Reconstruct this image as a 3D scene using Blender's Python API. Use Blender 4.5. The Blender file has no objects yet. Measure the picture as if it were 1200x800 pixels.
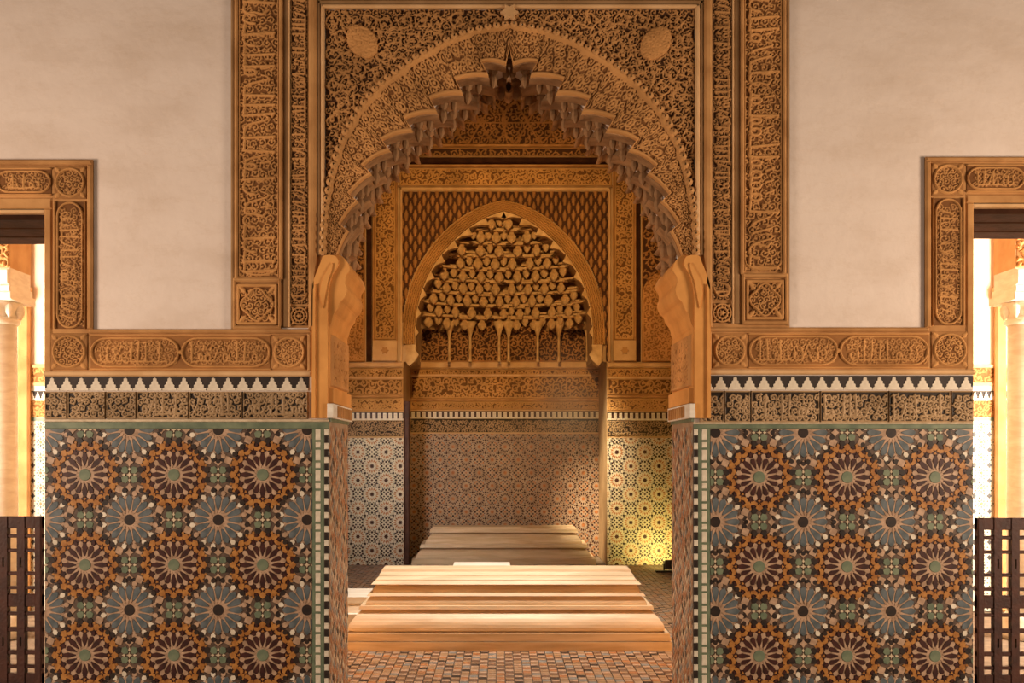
import bpy, math, random
import numpy as np
from mathutils import Vector

random.seed(7)
rng = np.random.default_rng(11)
scene = bpy.context.scene
col = scene.collection

# ------------------------------------------------------------------ camera
F, PX, PY = 1160.0, 585.0, 530.0          # focal length / principal point in pixels of a 1200x800 frame
CAMX, CAMY, CAMZ = -0.075, -5.8, 1.6
cd = bpy.data.cameras.new('camera')
cd.sensor_width = 36.0
cd.lens = 36.0 * F / 1200.0
cd.shift_x = (600 - PX) / 1200.0
cd.shift_y = (PY - 400) / 1200.0
cam = bpy.data.objects.new('camera', cd)
cam.location = (CAMX, CAMY, CAMZ)
cam.rotation_euler = (math.radians(90), 0, 0)
col.objects.link(cam)
scene.camera = cam

# ------------------------------------------------------------------ world, lights, exposure
scene.view_settings.view_transform = 'Standard'
scene.view_settings.look = 'None'
scene.view_settings.gamma = 1.0
scene.view_settings.use_curve_mapping = False
scene.view_settings.exposure = 0.0
w = bpy.data.worlds.new('world')
scene.world = w
w.use_nodes = True
w.node_tree.nodes['Background'].inputs[0].default_value = (1.0, 0.76, 0.56, 1)
w.node_tree.nodes['Background'].inputs[1].default_value = 0.20


def area(name, loc, target, sx, sy, energy, color, spread=180):
    d = bpy.data.lights.new(name, 'AREA')
    d.shape = 'RECTANGLE'; d.size = sx; d.size_y = sy
    d.energy = energy; d.color = color; d.spread = math.radians(spread)
    o = bpy.data.objects.new(name, d); col.objects.link(o)
    o.location = loc
    o.rotation_euler = (Vector(target) - Vector(loc)).to_track_quat('-Z', 'Y').to_euler()
    return o


def point(name, loc, energy, color, r=0.08):
    d = bpy.data.lights.new(name, 'POINT')
    d.energy = energy; d.color = color; d.shadow_soft_size = r
    o = bpy.data.objects.new(name, d); col.objects.link(o)
    o.location = loc
    return o


def spot(name, loc, target, energy, color, ang, blend=0.6, r=0.05):
    d = bpy.data.lights.new(name, 'SPOT')
    d.energy = energy; d.color = color; d.spot_size = math.radians(ang); d.spot_blend = blend; d.shadow_soft_size = r
    o = bpy.data.objects.new(name, d); col.objects.link(o)
    o.location = loc
    o.rotation_euler = (Vector(target) - Vector(loc)).to_track_quat('-Z', 'Y').to_euler()
    return o


# added side lights out of view, raking the carved front wall left and right
area('hall_side_fill', (-5.6, -3.0, 2.0), (0.2, 0, 2.2), 1.3, 1.5, 132, (1.0, 0.76, 0.57), 130)
area('hall_side_fill', (5.6, -3.0, 1.9), (0.6, 0, 2.0), 1.3, 1.5, 150, (1.0, 0.76, 0.55), 130)
# lantern over the chamber
area('lantern_light', (0.0, 3.2, 7.6), (0.0, 3.2, 0), 1.8, 1.8, 128, (1.0, 0.87, 0.72), 62)
# warm point lights added low in the chamber, hidden behind the jambs
point('warm_fill', (-2.2, 1.0, 0.35), 40, (1.0, 0.50, 0.16))
point('warm_fill', (2.2, 1.0, 0.35), 40, (1.0, 0.50, 0.16))
spot('upper_wall_fill', (-0.3, 2.2, 5.6), (0.0, 8.3, 3.9), 1050, (1.0, 0.60, 0.22), 58, 0.9, 0.12)  # added spot warming the upper back wall; no lamp hangs here
area('left_flank_fill', (-2.3, 3.4, 3.0), (-1.3, 8.2, 1.1), 0.8, 0.8, 13, (1.0, 0.93, 0.82), 50)  # added fill for the left flank; the chamber wall has no window
spot('lantern_sunbeam', (-0.9, 4.2, 7.6), (1.25, 8.6, 1.3), 11000, (1.0, 0.80, 0.50), 12, 1.0, 0.2)
# daylight in the two side rooms
area('side_room_daylight', (-6.6, 1.6, 2.0), (-4.9, 4.2, 1.9), 2.2, 2.6, 620, (1.0, 0.88, 0.72))
area('side_room_daylight', (6.6, 1.6, 2.0), (4.9, 4.2, 1.9), 2.2, 2.6, 900, (1.0, 0.89, 0.74))


# ------------------------------------------------------------------ pixel helpers (front plane: 200 px per metre)
def X(px, d=5.8):
    return CAMX + (px - PX) * d / F


def Z(py, d=5.8):
    return CAMZ + (PY - py) * d / F


DB = 14.06          # distance of the chamber's back wall
YB = DB + CAMY
DR = 15.2           # distance of the recess's back
YR = DR + CAMY
YP = 0.70           # thickness of the front wall


# ------------------------------------------------------------------ materials
def mat(name, c1, c2=None, scale=6.0, rough=0.7, bump=0.0, bscale=40.0, spec=0.3, detail=4.0, lo=0.35, hi=0.65):
    m = bpy.data.materials.new(name); m.use_nodes = True
    nt = m.node_tree; N = nt.nodes; L = nt.links
    b = N['Principled BSDF']
    b.inputs['Roughness'].default_value = rough
    b.inputs['Specular IOR Level'].default_value = spec
    tc = N.new('ShaderNodeTexCoord')
    if c2 is None:
        c2 = tuple(x * 0.78 for x in c1)
    n = N.new('ShaderNodeTexNoise'); n.inputs['Scale'].default_value = scale; n.inputs['Detail'].default_value = detail
    L.new(tc.outputs['Object'], n.inputs['Vector'])
    r = N.new('ShaderNodeValToRGB')
    r.color_ramp.elements[0].position = lo; r.color_ramp.elements[0].color = (*c2, 1)
    r.color_ramp.elements[1].position = hi; r.color_ramp.elements[1].color = (*c1, 1)
    L.new(n.outputs['Fac'], r.inputs['Fac'])
    L.new(r.outputs['Color'], b.inputs['Base Color'])
    if bump:
        n2 = N.new('ShaderNodeTexNoise'); n2.inputs['Scale'].default_value = bscale; n2.inputs['Detail'].default_value = 5
        L.new(tc.outputs['Object'], n2.inputs['Vector'])
        bp = N.new('ShaderNodeBump'); bp.inputs['Strength'].default_value = bump; bp.inputs['Distance'].default_value = 0.01
        L.new(n2.outputs['Fac'], bp.inputs['Height'])
        L.new(bp.outputs['Normal'], b.inputs['Normal'])
    return m


def relief_mat(name, top, ground, rough=0.75, mid=0.35):
    """stucco carved in relief: raised ornament in one tone darkening to another in the low ground (attribute 'carving')"""
    m = bpy.data.materials.new(name); m.use_nodes = True
    nt = m.node_tree; N = nt.nodes; L = nt.links
    b = N['Principled BSDF']; b.inputs['Roughness'].default_value = rough
    b.inputs['Specular IOR Level'].default_value = 0.2
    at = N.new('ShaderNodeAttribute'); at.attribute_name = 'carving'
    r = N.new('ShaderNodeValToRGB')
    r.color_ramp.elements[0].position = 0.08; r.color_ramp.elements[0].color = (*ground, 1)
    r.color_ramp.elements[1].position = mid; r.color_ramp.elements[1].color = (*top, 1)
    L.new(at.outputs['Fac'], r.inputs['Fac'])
    tc = N.new('ShaderNodeTexCoord')
    n = N.new('ShaderNodeTexNoise'); n.inputs['Scale'].default_value = 3.0; n.inputs['Detail'].default_value = 6
    L.new(tc.outputs['Object'], n.inputs['Vector'])
    r2 = N.new('ShaderNodeValToRGB')
    r2.color_ramp.elements[0].position = 0.3; r2.color_ramp.elements[0].color = (0.62, 0.58, 0.52, 1)
    r2.color_ramp.elements[1].position = 0.7; r2.color_ramp.elements[1].color = (1.08, 1.04, 1.0, 1)
    L.new(n.outputs['Fac'], r2.inputs['Fac'])
    mx = N.new('ShaderNodeMixRGB'); mx.blend_type = 'MULTIPLY'; mx.inputs[0].default_value = 1.0
    L.new(r.outputs['Color'], mx.inputs[1]); L.new(r2.outputs['Color'], mx.inputs[2])
    L.new(mx.outputs['Color'], b.inputs['Base Color'])
    n2 = N.new('ShaderNodeTexNoise'); n2.inputs['Scale'].default_value = 120; n2.inputs['Detail'].default_value = 3
    L.new(tc.outputs['Object'], n2.inputs['Vector'])
    bp = N.new('ShaderNodeBump'); bp.inputs['Strength'].default_value = 0.25; bp.inputs['Distance'].default_value = 0.004
    L.new(n2.outputs['Fac'], bp.inputs['Height']); L.new(bp.outputs['Normal'], b.inputs['Normal'])
    return m


def plaster_mat():
    m = bpy.data.materials.new('old_plaster'); m.use_nodes = True
    nt = m.node_tree; N = nt.nodes; L = nt.links
    b = N['Principled BSDF']; b.inputs['Roughness'].default_value = 0.9
    b.inputs['Specular IOR Level'].default_value = 0.15
    tc = N.new('ShaderNodeTexCoord')
    mp = N.new('ShaderNodeMapping'); mp.inputs['Scale'].default_value = (1.0, 1.0, 1.9)
    L.new(tc.outputs['Object'], mp.inputs['Vector'])
    n = N.new('ShaderNodeTexNoise'); n.inputs['Scale'].default_value = 1.5; n.inputs['Detail'].default_value = 8; n.inputs['Roughness'].default_value = 0.6
    L.new(mp.outputs['Vector'], n.inputs['Vector'])
    r = N.new('ShaderNodeValToRGB')
    e = r.color_ramp.elements
    e[0].position = 0.30; e[0].color = (0.60, 0.49, 0.41, 1)
    e[1].position = 0.52; e[1].color = (0.69, 0.585, 0.515, 1)
    e2 = r.color_ramp.elements.new(0.75); e2.color = (0.73, 0.63, 0.56, 1)
    L.new(n.outputs['Fac'], r.inputs['Fac'])
    # fine hairline cracks / scratches
    mp2 = N.new('ShaderNodeMapping'); mp2.inputs['Scale'].default_value = (1.0, 1.0, 2.6); mp2.inputs['Rotation'].default_value = (0, 0.35, 0)
    L.new(tc.outputs['Object'], mp2.inputs['Vector'])
    n3 = N.new('ShaderNodeTexNoise'); n3.inputs['Scale'].default_value = 2.2; n3.inputs['Detail'].default_value = 10; n3.inputs['Roughness'].default_value = 0.65
    L.new(mp2.outputs['Vector'], n3.inputs['Vector'])
    r3 = N.new('ShaderNodeValToRGB')
    e = r3.color_ramp.elements
    e[0].position = 0.485; e[0].color = (1, 1, 1, 1)
    e[1].position = 0.515; e[1].color = (1, 1, 1, 1)
    q = e.new(0.5); q.color = (0.90, 0.86, 0.80, 1)
    L.new(n3.outputs['Fac'], r3.inputs['Fac'])
    mx = N.new('ShaderNodeMixRGB'); mx.blend_type = 'MULTIPLY'; mx.inputs[0].default_value = 0.35
    L.new(r.outputs['Color'], mx.inputs[1]); L.new(r3.outputs['Color'], mx.inputs[2])
    L.new(mx.outputs['Color'], b.inputs['Base Color'])
    n2 = N.new('ShaderNodeTexNoise'); n2.inputs['Scale'].default_value = 14; n2.inputs['Detail'].default_value = 8
    L.new(tc.outputs['Object'], n2.inputs['Vector'])
    bp = N.new('ShaderNodeBump'); bp.inputs['Strength'].default_value = 0.25; bp.inputs['Distance'].default_value = 0.02
    L.new(n2.outputs['Fac'], bp.inputs['Height']); L.new(bp.outputs['Normal'], b.inputs['Normal'])
    return m


def marble_mat(name, c1, c2):
    m = bpy.data.materials.new(name); m.use_nodes = True
    nt = m.node_tree; N = nt.nodes; L = nt.links
    b = N['Principled BSDF']; b.inputs['Roughness'].default_value = 0.45
    b.inputs['Specular IOR Level'].default_value = 0.35
    tc = N.new('ShaderNodeTexCoord')
    mp = N.new('ShaderNodeMapping'); mp.inputs['Scale'].default_value = (0.8, 3, 9)
    L.new(tc.outputs['Object'], mp.inputs['Vector'])
    n = N.new('ShaderNodeTexNoise'); n.inputs['Scale'].default_value = 2.4; n.inputs['Detail'].default_value = 9
    n.inputs['Distortion'].default_value = 0.5
    L.new(mp.outputs['Vector'], n.inputs['Vector'])
    r = N.new('ShaderNodeValToRGB')
    r.color_ramp.elements[0].position = 0.35; r.color_ramp.elements[0].color = (*c2, 1)
    r.color_ramp.elements[1].position = 0.62; r.color_ramp.elements[1].color = (*c1, 1)
    L.new(n.outputs['Fac'], r.inputs['Fac']); L.new(r.outputs['Color'], b.inputs['Base Color'])
    n2 = N.new('ShaderNodeTexNoise'); n2.inputs['Scale'].default_value = 30; n2.inputs['Detail'].default_value = 6
    L.new(tc.outputs['Object'], n2.inputs['Vector'])
    bp = N.new('ShaderNodeBump'); bp.inputs['Strength'].default_value = 0.15; bp.inputs['Distance'].default_value = 0.01
    L.new(n2.outputs['Fac'], bp.inputs['Height']); L.new(bp.outputs['Normal'], b.inputs['Normal'])
    return m


M = dict(
    plaster=plaster_mat(),
    wallcore=mat('chamber_plaster', (0.52, 0.34, 0.18), (0.40, 0.25, 0.12), 2.5, 0.9, 0.3, 20),
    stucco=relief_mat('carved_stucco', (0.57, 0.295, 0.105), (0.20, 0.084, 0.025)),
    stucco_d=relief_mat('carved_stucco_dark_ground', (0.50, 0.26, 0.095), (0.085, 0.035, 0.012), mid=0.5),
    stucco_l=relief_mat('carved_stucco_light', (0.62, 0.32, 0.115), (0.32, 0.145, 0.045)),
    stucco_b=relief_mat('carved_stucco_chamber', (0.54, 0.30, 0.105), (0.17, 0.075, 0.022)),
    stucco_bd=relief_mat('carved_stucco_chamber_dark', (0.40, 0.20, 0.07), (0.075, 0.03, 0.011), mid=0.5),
    mould=mat('stucco_moulding', (0.51, 0.265, 0.095), (0.35, 0.165, 0.053), 5, 0.8, 0.35, 30),
    mould_l=mat('stucco_moulding_light', (0.64, 0.40, 0.20), (0.52, 0.30, 0.13), 5, 0.8, 0.3, 30),
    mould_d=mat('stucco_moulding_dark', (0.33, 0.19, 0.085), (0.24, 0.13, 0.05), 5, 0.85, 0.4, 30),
    mould_o=mat('ochre_jamb_stucco', (0.70, 0.33, 0.09), (0.54, 0.24, 0.06), 4, 0.8, 0.35, 24),
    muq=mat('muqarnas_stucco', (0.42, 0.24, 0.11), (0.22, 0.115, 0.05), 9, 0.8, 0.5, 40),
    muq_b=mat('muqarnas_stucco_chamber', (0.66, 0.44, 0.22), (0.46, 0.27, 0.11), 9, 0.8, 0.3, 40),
    black_carved=relief_mat('black_carved_tile', (0.40, 0.27, 0.15), (0.028, 0.018, 0.012), 0.5, 0.45),
    bed=mat('dark_zellige_bed', (0.035, 0.022, 0.017), (0.02, 0.013, 0.01), 20, 0.6),
    t_black=mat('black_glaze', (0.020, 0.014, 0.012), (0.035, 0.02, 0.014), 30, 0.42, spec=0.3),
    t_maroon=mat('maroon_glaze', (0.060, 0.018, 0.013), (0.030, 0.010, 0.008), 22, 0.42, spec=0.3),
    t_blue=mat('slate_blue_glaze', (0.125, 0.142, 0.150), (0.070, 0.086, 0.092), 18, 0.42, spec=0.3),
    t_green=mat('green_glaze', (0.175, 0.205, 0.130), (0.10, 0.130, 0.085), 14, 0.42, spec=0.3),
    t_orange=mat('amber_glaze', (0.42, 0.190, 0.050), (0.27, 0.105, 0.024), 22, 0.42, spec=0.3),
    t_peach=mat('peach_glaze', (0.47, 0.31, 0.205), (0.30, 0.19, 0.12), 26, 0.35, spec=0.4),
    t_cream=mat('cream_glaze', (0.60, 0.48, 0.33), (0.45, 0.35, 0.23), 26, 0.35, spec=0.4),
    t_white=mat('white_glaze', (0.70, 0.62, 0.50), (0.55, 0.47, 0.36), 20, 0.35, spec=0.4),
    t_rust=mat('rust_glaze', (0.42, 0.17, 0.06), (0.28, 0.10, 0.035), 22, 0.35, spec=0.4),
    t_grey=mat('grey_glaze', (0.22, 0.23, 0.22), (0.14, 0.15, 0.15), 22, 0.35, spec=0.4),
    t_tan=mat('tan_glaze', (0.36, 0.22, 0.12), (0.26, 0.15, 0.08), 22, 0.35, spec=0.4),
    t_brown=mat('brown_glaze', (0.16, 0.085, 0.05), (0.10, 0.05, 0.03), 22, 0.35, spec=0.4),
    bed_peach=mat('peach_zellige_bed', (0.12, 0.075, 0.05), (0.07, 0.043, 0.03), 30, 0.5),
    bed_cream=mat('cream_zellige_bed', (0.62, 0.55, 0.42), (0.48, 0.42, 0.32), 20, 0.5),
    bed_tan=mat('tan_zellige_bed', (0.40, 0.29, 0.20), (0.28, 0.19, 0.125), 8, 0.5),
    grout=mat('floor_grout', (0.20, 0.145, 0.10), (0.13, 0.09, 0.06), 10, 0.7),
    marble=marble_mat('honey_marble', (0.70, 0.53, 0.35), (0.54, 0.38, 0.225)),
    marble_w=marble_mat('white_marble', (0.80, 0.74, 0.64), (0.68, 0.60, 0.50)),
    wood=mat('dark_cedar', (0.070, 0.022, 0.012), (0.040, 0.013, 0.008), 12, 0.55, 0.3, 60),
    beam=mat('brown_cedar_beam', (0.055, 0.022, 0.011), (0.03, 0.012, 0.006), 8, 0.8, 0.3, 40, 0.05),
    floor=mat('hall_paving', (0.40, 0.30, 0.2), (0.3, 0.22, 0.14), 4, 0.6),
    metal=mat('black_metal', (0.02, 0.02, 0.02), (0.03, 0.03, 0.03), 10, 0.4),
    side_wall=mat('side_room_plaster', (0.80, 0.62, 0.46), (0.70, 0.52, 0.36), 2, 0.9, 0.2, 20),
    lens=mat('lamp_lens', (0.9, 0.8, 0.4), (0.9, 0.8, 0.4), 5, 0.2),
)
nt = M['lens'].node_tree
nt.nodes['Principled BSDF'].inputs['Emission Color'].default_value = (1, 0.8, 0.3, 1)
nt.nodes['Principled BSDF'].inputs['Emission Strength'].default_value = 12


# ------------------------------------------------------------------ object helpers
def thing(name, label, cat, loc=(0, 0, 0), group=None, kind=None):
    o = bpy.data.objects.new(name, None); o.empty_display_size = 0.1
    o.location = loc; col.objects.link(o)
    o['label'] = label; o['category'] = cat
    if group: o['group'] = group
    if kind: o['kind'] = kind
    return o


def link(me, name, m, parent=None):
    if m is not None:
        me.materials.clear(); me.materials.append(m)
    o = bpy.data.objects.new(name, me); col.objects.link(o)
    if parent is not None:
        o.parent = parent
        r = parent
        off = Vector((0, 0, 0))
        while r is not None:
            off += r.location; r = r.parent
        o.location = -off           # geometry is given in world coordinates
    return o


def mesh(name, vs, fs, m, parent=None, smooth=False):
    me = bpy.data.meshes.new(name)
    me.from_pydata([tuple(v) for v in vs], [], fs)
    if smooth:
        me.polygons.foreach_set('use_smooth', [True] * len(me.polygons))
    me.update()
    return link(me, name, m, parent)


def structure(o):
    o['kind'] = 'structure'; return o


def cbox(x0, x1, y0, y1, z0, z1, ch=0.0):
    """box; edges of its front (low y) face chamfered by ch"""
    if x0 > x1: x0, x1 = x1, x0
    if z0 > z1: z0, z1 = z1, z0
    if y0 > y1: y0, y1 = y1, y0
    if ch <= 0:
        v = [(x0, y0, z0), (x1, y0, z0), (x1, y0, z1), (x0, y0, z1), (x0, y1, z0), (x1, y1, z0), (x1, y1, z1), (x0, y1, z1)]
        f = [(0, 1, 2, 3), (4, 7, 6, 5), (0, 4, 5, 1), (1, 5, 6, 2), (2, 6, 7, 3), (3, 7, 4, 0)]
        return v, f
    c = min(ch, (x1 - x0) * 0.4, (z1 - z0) * 0.4, (y1 - y0) * 0.8)
    v = [(x0 + c, y0, z0 + c), (x1 - c, y0, z0 + c), (x1 - c, y0, z1 - c), (x0 + c, y0, z1 - c),
         (x0, y0 + c, z0), (x1, y0 + c, z0), (x1, y0 + c, z1), (x0, y0 + c, z1),
         (x0, y1, z0), (x1, y1, z0), (x1, y1, z1), (x0, y1, z1)]
    f = [(0, 1, 2, 3), (0, 4, 5, 1), (1, 5, 6, 2), (2, 6, 7, 3), (3, 7, 4, 0),
         (4, 8, 9, 5), (5, 9, 10, 6), (6, 10, 11, 7), (7, 11, 8, 4), (8, 11, 10, 9)]
    return v, f


def box(name, x0, x1, y0, y1, z0, z1, m, parent=None, ch=0.0):
    v, f = cbox(x0, x1, y0, y1, z0, z1, ch)
    return mesh(name, v, f, m, parent)


def prism(name, poly, y0, y1, m, parent=None, ch=0.0):
    """polygon in the xz plane extruded from y0 (front) to y1, front edge chamfered"""
    n = len(poly)
    a = sum(poly[i][0] * poly[(i + 1) % n][1] - poly[(i + 1) % n][0] * poly[i][1] for i in range(n))
    if a < 0: poly = poly[::-1]
    v = []
    if ch > 0:
        cx = sum(p[0] for p in poly) / n; cz = sum(p[1] for p in poly) / n
        ext = max(max(abs(p[0] - cx), abs(p[1] - cz)) for p in poly)
        k = max(0.2, 1 - ch / max(ext, 1e-6))
        v += [(cx + (p[0] - cx) * k, y0, cz + (p[1] - cz) * k) for p in poly]
        v += [(p[0], y0 + ch, p[1]) for p in poly]
        v += [(p[0], y1, p[1]) for p in poly]
        rings = 3
    else:
        v += [(p[0], y0, p[1]) for p in poly]
        v += [(p[0], y1, p[1]) for p in poly]
        rings = 2
    f = [tuple(range(n))]
    for r in range(rings - 1):
        for i in range(n):
            j = (i + 1) % n
            f.append((r * n + j, r * n + i, (r + 1) * n + i, (r + 1) * n + j))
    f.append(tuple(reversed(range((rings - 1) * n, rings * n))))
    return mesh(name, v, f, m, parent)


def tri_prism(name, poly, y0, y1, m, parent=None):
    """concave outline extruded, faces triangulated"""
    import bmesh
    bm = bmesh.new()
    n = len(poly)
    a = sum(poly[i][0] * poly[(i + 1) % n][1] - poly[(i + 1) % n][0] * poly[i][1] for i in range(n))
    if a < 0: poly = poly[::-1]
    v0 = [bm.verts.new((p[0], y0, p[1])) for p in poly]
    v1 = [bm.verts.new((p[0], y1, p[1])) for p in poly]
    f0 = bm.faces.new(v0); f1 = bm.faces.new(v1[::-1])
    for i in range(n):
        j = (i + 1) % n
        bm.faces.new((v0[j], v0[i], v1[i], v1[j]))
    bm.normal_update()
    bmesh.ops.triangulate(bm, faces=[f0, f1], ngon_method='EAR_CLIP')
    me = bpy.data.meshes.new(name); bm.to_mesh(me); bm.free()
    return link(me, name, m, parent)


def lathe(name, prof, cx, cy, m, parent=None, seg=24, smooth=True):
    v = []; f = []
    for (r, z) in prof:
        for i in range(seg):
            a = 2 * math.pi * i / seg
            v.append((cx + r * math.cos(a), cy + r * math.sin(a), z))
    for k in range(len(prof) - 1):
        for i in range(seg):
            j = (i + 1) % seg
            f.append((k * seg + i, k * seg + j, (k + 1) * seg + j, (k + 1) * seg + i))
    f.append(tuple(reversed(range(seg)))); f.append(tuple(range((len(prof) - 1) * seg, len(prof) * seg)))
    return mesh(name, v, f, m, parent, smooth)


# ------------------------------------------------------------------ carving canvas (heights in metres over a panel)
class Canvas:
    def __init__(s, wd, ht, res):
        s.w, s.h = wd, ht
        s.nx = max(3, int(round(wd / res)) + 1); s.nz = max(3, int(round(ht / res)) + 1)
        s.dx = wd / (s.nx - 1); s.dz = ht / (s.nz - 1)
        s.a = np.zeros((s.nz, s.nx), np.float32)

    def seg(s, p, q, r0, r1, h, add=0.0):
        R = max(r0, r1)
        x0 = min(p[0], q[0]) - R; x1 = max(p[0], q[0]) + R; z0 = min(p[1], q[1]) - R; z1 = max(p[1], q[1]) + R
        i0 = max(0, int(x0 / s.dx)); i1 = min(s.nx, int(x1 / s.dx) + 2)
        j0 = max(0, int(z0 / s.dz)); j1 = min(s.nz, int(z1 / s.dz) + 2)
        if i0 >= i1 or j0 >= j1: return
        xx = np.arange(i0, i1) * s.dx - p[0]; zz = (np.arange(j0, j1) * s.dz - p[1])[:, None]
        ex, ez = q[0] - p[0], q[1] - p[1]; l2 = ex * ex + ez * ez + 1e-12
        t = np.clip((xx * ex + zz * ez) / l2, 0, 1)
        d2 = (xx - t * ex) ** 2 + (zz - t * ez) ** 2
        r = r0 + (r1 - r0) * t
        k = np.clip(1 - d2 / (r * r), 0, 1)
        v = np.where(k > 0, add + h * np.sqrt(k), 0)
        sub = s.a[j0:j1, i0:i1]
        np.maximum(sub, v, out=sub)

    def line(s, pts, r, h, r_end=None, add=0.0):
        n = len(pts) - 1
        for i in range(n):
            a = r if r_end is None else r + (r_end - r) * i / n
            b = r if r_end is None else r + (r_end - r) * (i + 1) / n
            s.seg(pts[i], pts[i + 1], a, b, h, add)

    def leaf(s, x, z, ang, ln, wd, h):
        c, k = math.cos(ang), math.sin(ang)
        s.seg((x, z), (x + c * ln * 0.45, z + k * ln * 0.45), wd * 0.3, wd * 0.5, h)
        s.seg((x + c * ln * 0.45, z + k * ln * 0.45), (x + c * ln, z + k * ln), wd * 0.5, wd * 0.08, h)

    def ring(s, x, z, R, r, h, n=28, a0=0.0, a1=2 * math.pi):
        s.line([(x + R * math.cos(a0 + (a1 - a0) * i / n), z + R * math.sin(a0 + (a1 - a0) * i / n)) for i in range(n + 1)], r, h)

    def scroll(s, x, z, R, a0, d, h, r):
        pts = []
        n = 11
        for i in range(n + 1):
            t = i / n
            rr = R * (1 - 0.82 * t); th = a0 + d * t * 2 * math.pi * 1.25
            pts.append((x + rr * math.cos(th), z + rr * math.sin(th)))
        s.line(pts, r, h)
        for i in range(0, n - 1, 2):
            p = pts[i]; q = pts[i + 1]
            th = math.atan2(q[1] - p[1], q[0] - p[0])
            s.leaf(p[0], p[1], th - d * 0.9, R * 0.55, R * 0.34, h * 0.95)
            if i % 4 == 0:
                s.leaf(p[0], p[1], th + d * 0.8, R * 0.36, R * 0.28, h * 0.9)
        s.seg((x, z), (x, z), R * 0.17, R * 0.17, h * 1.1)

    def foliage(s, pitch, h, r, box_=None):
        x0, x1, z0, z1 = box_ or (0, s.w, 0, s.h)
        j = 0; z = z0 + pitch * 0.4
        while z < z1:
            x = x0 + pitch * (0.4 + 0.5 * (j % 2)); i = 0
            while x < x1 + pitch * 0.3:
                s.scroll(x + random.uniform(-.1, .1) * pitch, z + random.uniform(-.1, .1) * pitch, pitch * 0.52,
                         random.uniform(0, 6.28), 1 if (i + j) % 2 else -1, h * random.uniform(.85, 1.1), r)
                x += pitch; i += 1
            z += pitch * 0.9; j += 1

    def script(s, s0, s1, t0, t1, r, h, axis='x', flip=1):
        """pen-like strokes of a carved cursive band: uprights, bowls, loops and diamonds, along s, across t"""
        T = t1 - t0

        def P(a, b):
            b = b if flip > 0 else 1 - b
            return (a, t0 + b * T) if axis == 'x' else (t0 + b * T, a)
        u = s0
        while u < s1 - 0.12 * T:
            k = random.random(); wdt = T * random.uniform(0.24, 0.36)
            if k < 0.40:      # upright with flag
                lean = random.uniform(-.05, .08) * T
                s.line([P(u, 0.10), P(u + lean * .5, 0.5), P(u + lean, 0.93)], r, h, r * 1.25)
                s.line([P(u + lean, 0.93), P(u + lean - 0.1 * T, 0.86)], r, h, r * .5)
                s.line([P(u, 0.10), P(u + wdt, 0.13)], r, h)
            elif k < 0.62:    # bowl
                c = u + wdt * .5
                s.line([P(c + wdt * .62 * math.cos(a), 0.34 + 0.25 * math.sin(a)) for a in np.linspace(math.pi * .95, 2.1 * math.pi, 9)], r * 1.15, h, r * .6)
                s.line([P(c + wdt * .62, .38), P(c + wdt * .4, .62), P(c + wdt * .8, .72)], r, h)
            elif k < 0.82:    # loop on the base line
                c = u + wdt * .4
                s.line([P(c + wdt * .3 * math.cos(a), 0.28 + 0.16 * math.sin(a)) for a in np.linspace(0, 2 * math.pi, 10)], r, h)
                s.line([P(c, .13), P(u + wdt * 1.1, .16)], r, h)
                s.line([P(c + .1 * T, .58), P(c + wdt * .5, .80), P(c + wdt, .66)], r, h, r * .4)
            else:             # long sweep
                s.line([P(u + wdt * t * 1.2, 0.18 + 0.6 * math.sin(t * 2.2) ** 2) for t in np.linspace(0, 1, 8)], r * 1.1, h, r * .5)
                wdt *= 1.1
            if random.random() < .5:
                q = P(u + random.uniform(.2, .8) * wdt, random.choice([.02, .5, .74]))
                s.seg(q, q, r * 1.1, r * 1.1, h)
            u += wdt


def relief(name, cv, place, m, parent, mask=None, hmax=0.02, sink=0.012):
    """turn a canvas into a carved shell; place(u, v, h) -> xyz arrays; free borders are sunk into the wall"""
    nz, nx = cv.a.shape
    u = np.linspace(0, 1, nx)[None, :].repeat(nz, 0); v = np.linspace(0, 1, nz)[:, None].repeat(nx, 1)
    if mask is None:
        fm = np.ones((nz - 1, nx - 1), bool)
    else:
        fm = mask[:-1, :-1] & mask[1:, :-1] & mask[:-1, 1:] & mask[1:, 1:]
    cnt = np.zeros((nz, nx), int)
    cnt[:-1, :-1] += fm; cnt[1:, :-1] += fm; cnt[:-1, 1:] += fm; cnt[1:, 1:] += fm
    h = cv.a.copy()
    h = np.where(cnt < 4, -sink, h)
    P = place(u, v, h).reshape(-1, 3)
    idx = np.arange(nz * nx).reshape(nz, nx)
    q = np.stack([idx[:-1, :-1], idx[:-1, 1:], idx[1:, 1:], idx[1:, :-1]], -1)[fm]
    used = cnt.reshape(-1) > 0
    remap = np.cumsum(used) - 1
    q = remap[q]; P = P[used]; hh = np.clip(cv.a.reshape(-1)[used] / hmax, 0, 1)
    me = bpy.data.meshes.new(name)
    me.vertices.add(len(P)); me.vertices.foreach_set('co', P.astype(np.float32).ravel())
    me.loops.add(q.size); me.loops.foreach_set('vertex_index', q.astype(np.int32).ravel())
    me.polygons.add(len(q)); me.polygons.foreach_set('loop_start', np.arange(0, q.size, 4, dtype=np.int32))
    me.polygons.foreach_set('use_smooth', np.ones(len(q), bool))
    at = me.attributes.new('carving', 'FLOAT', 'POINT'); at.data.foreach_set('value', hh.astype(np.float32))
    me.update(calc_edges=True)
    return link(me, name, m, parent)


def flat_place(x0, x1, z0, z1, y):
    """panel facing -y; ground of the carving at y"""
    def f(u, v, h):
        return np.stack([x0 + (x1 - x0) * u, y - h, z0 + (z1 - z0) * v], -1)
    return f


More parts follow.
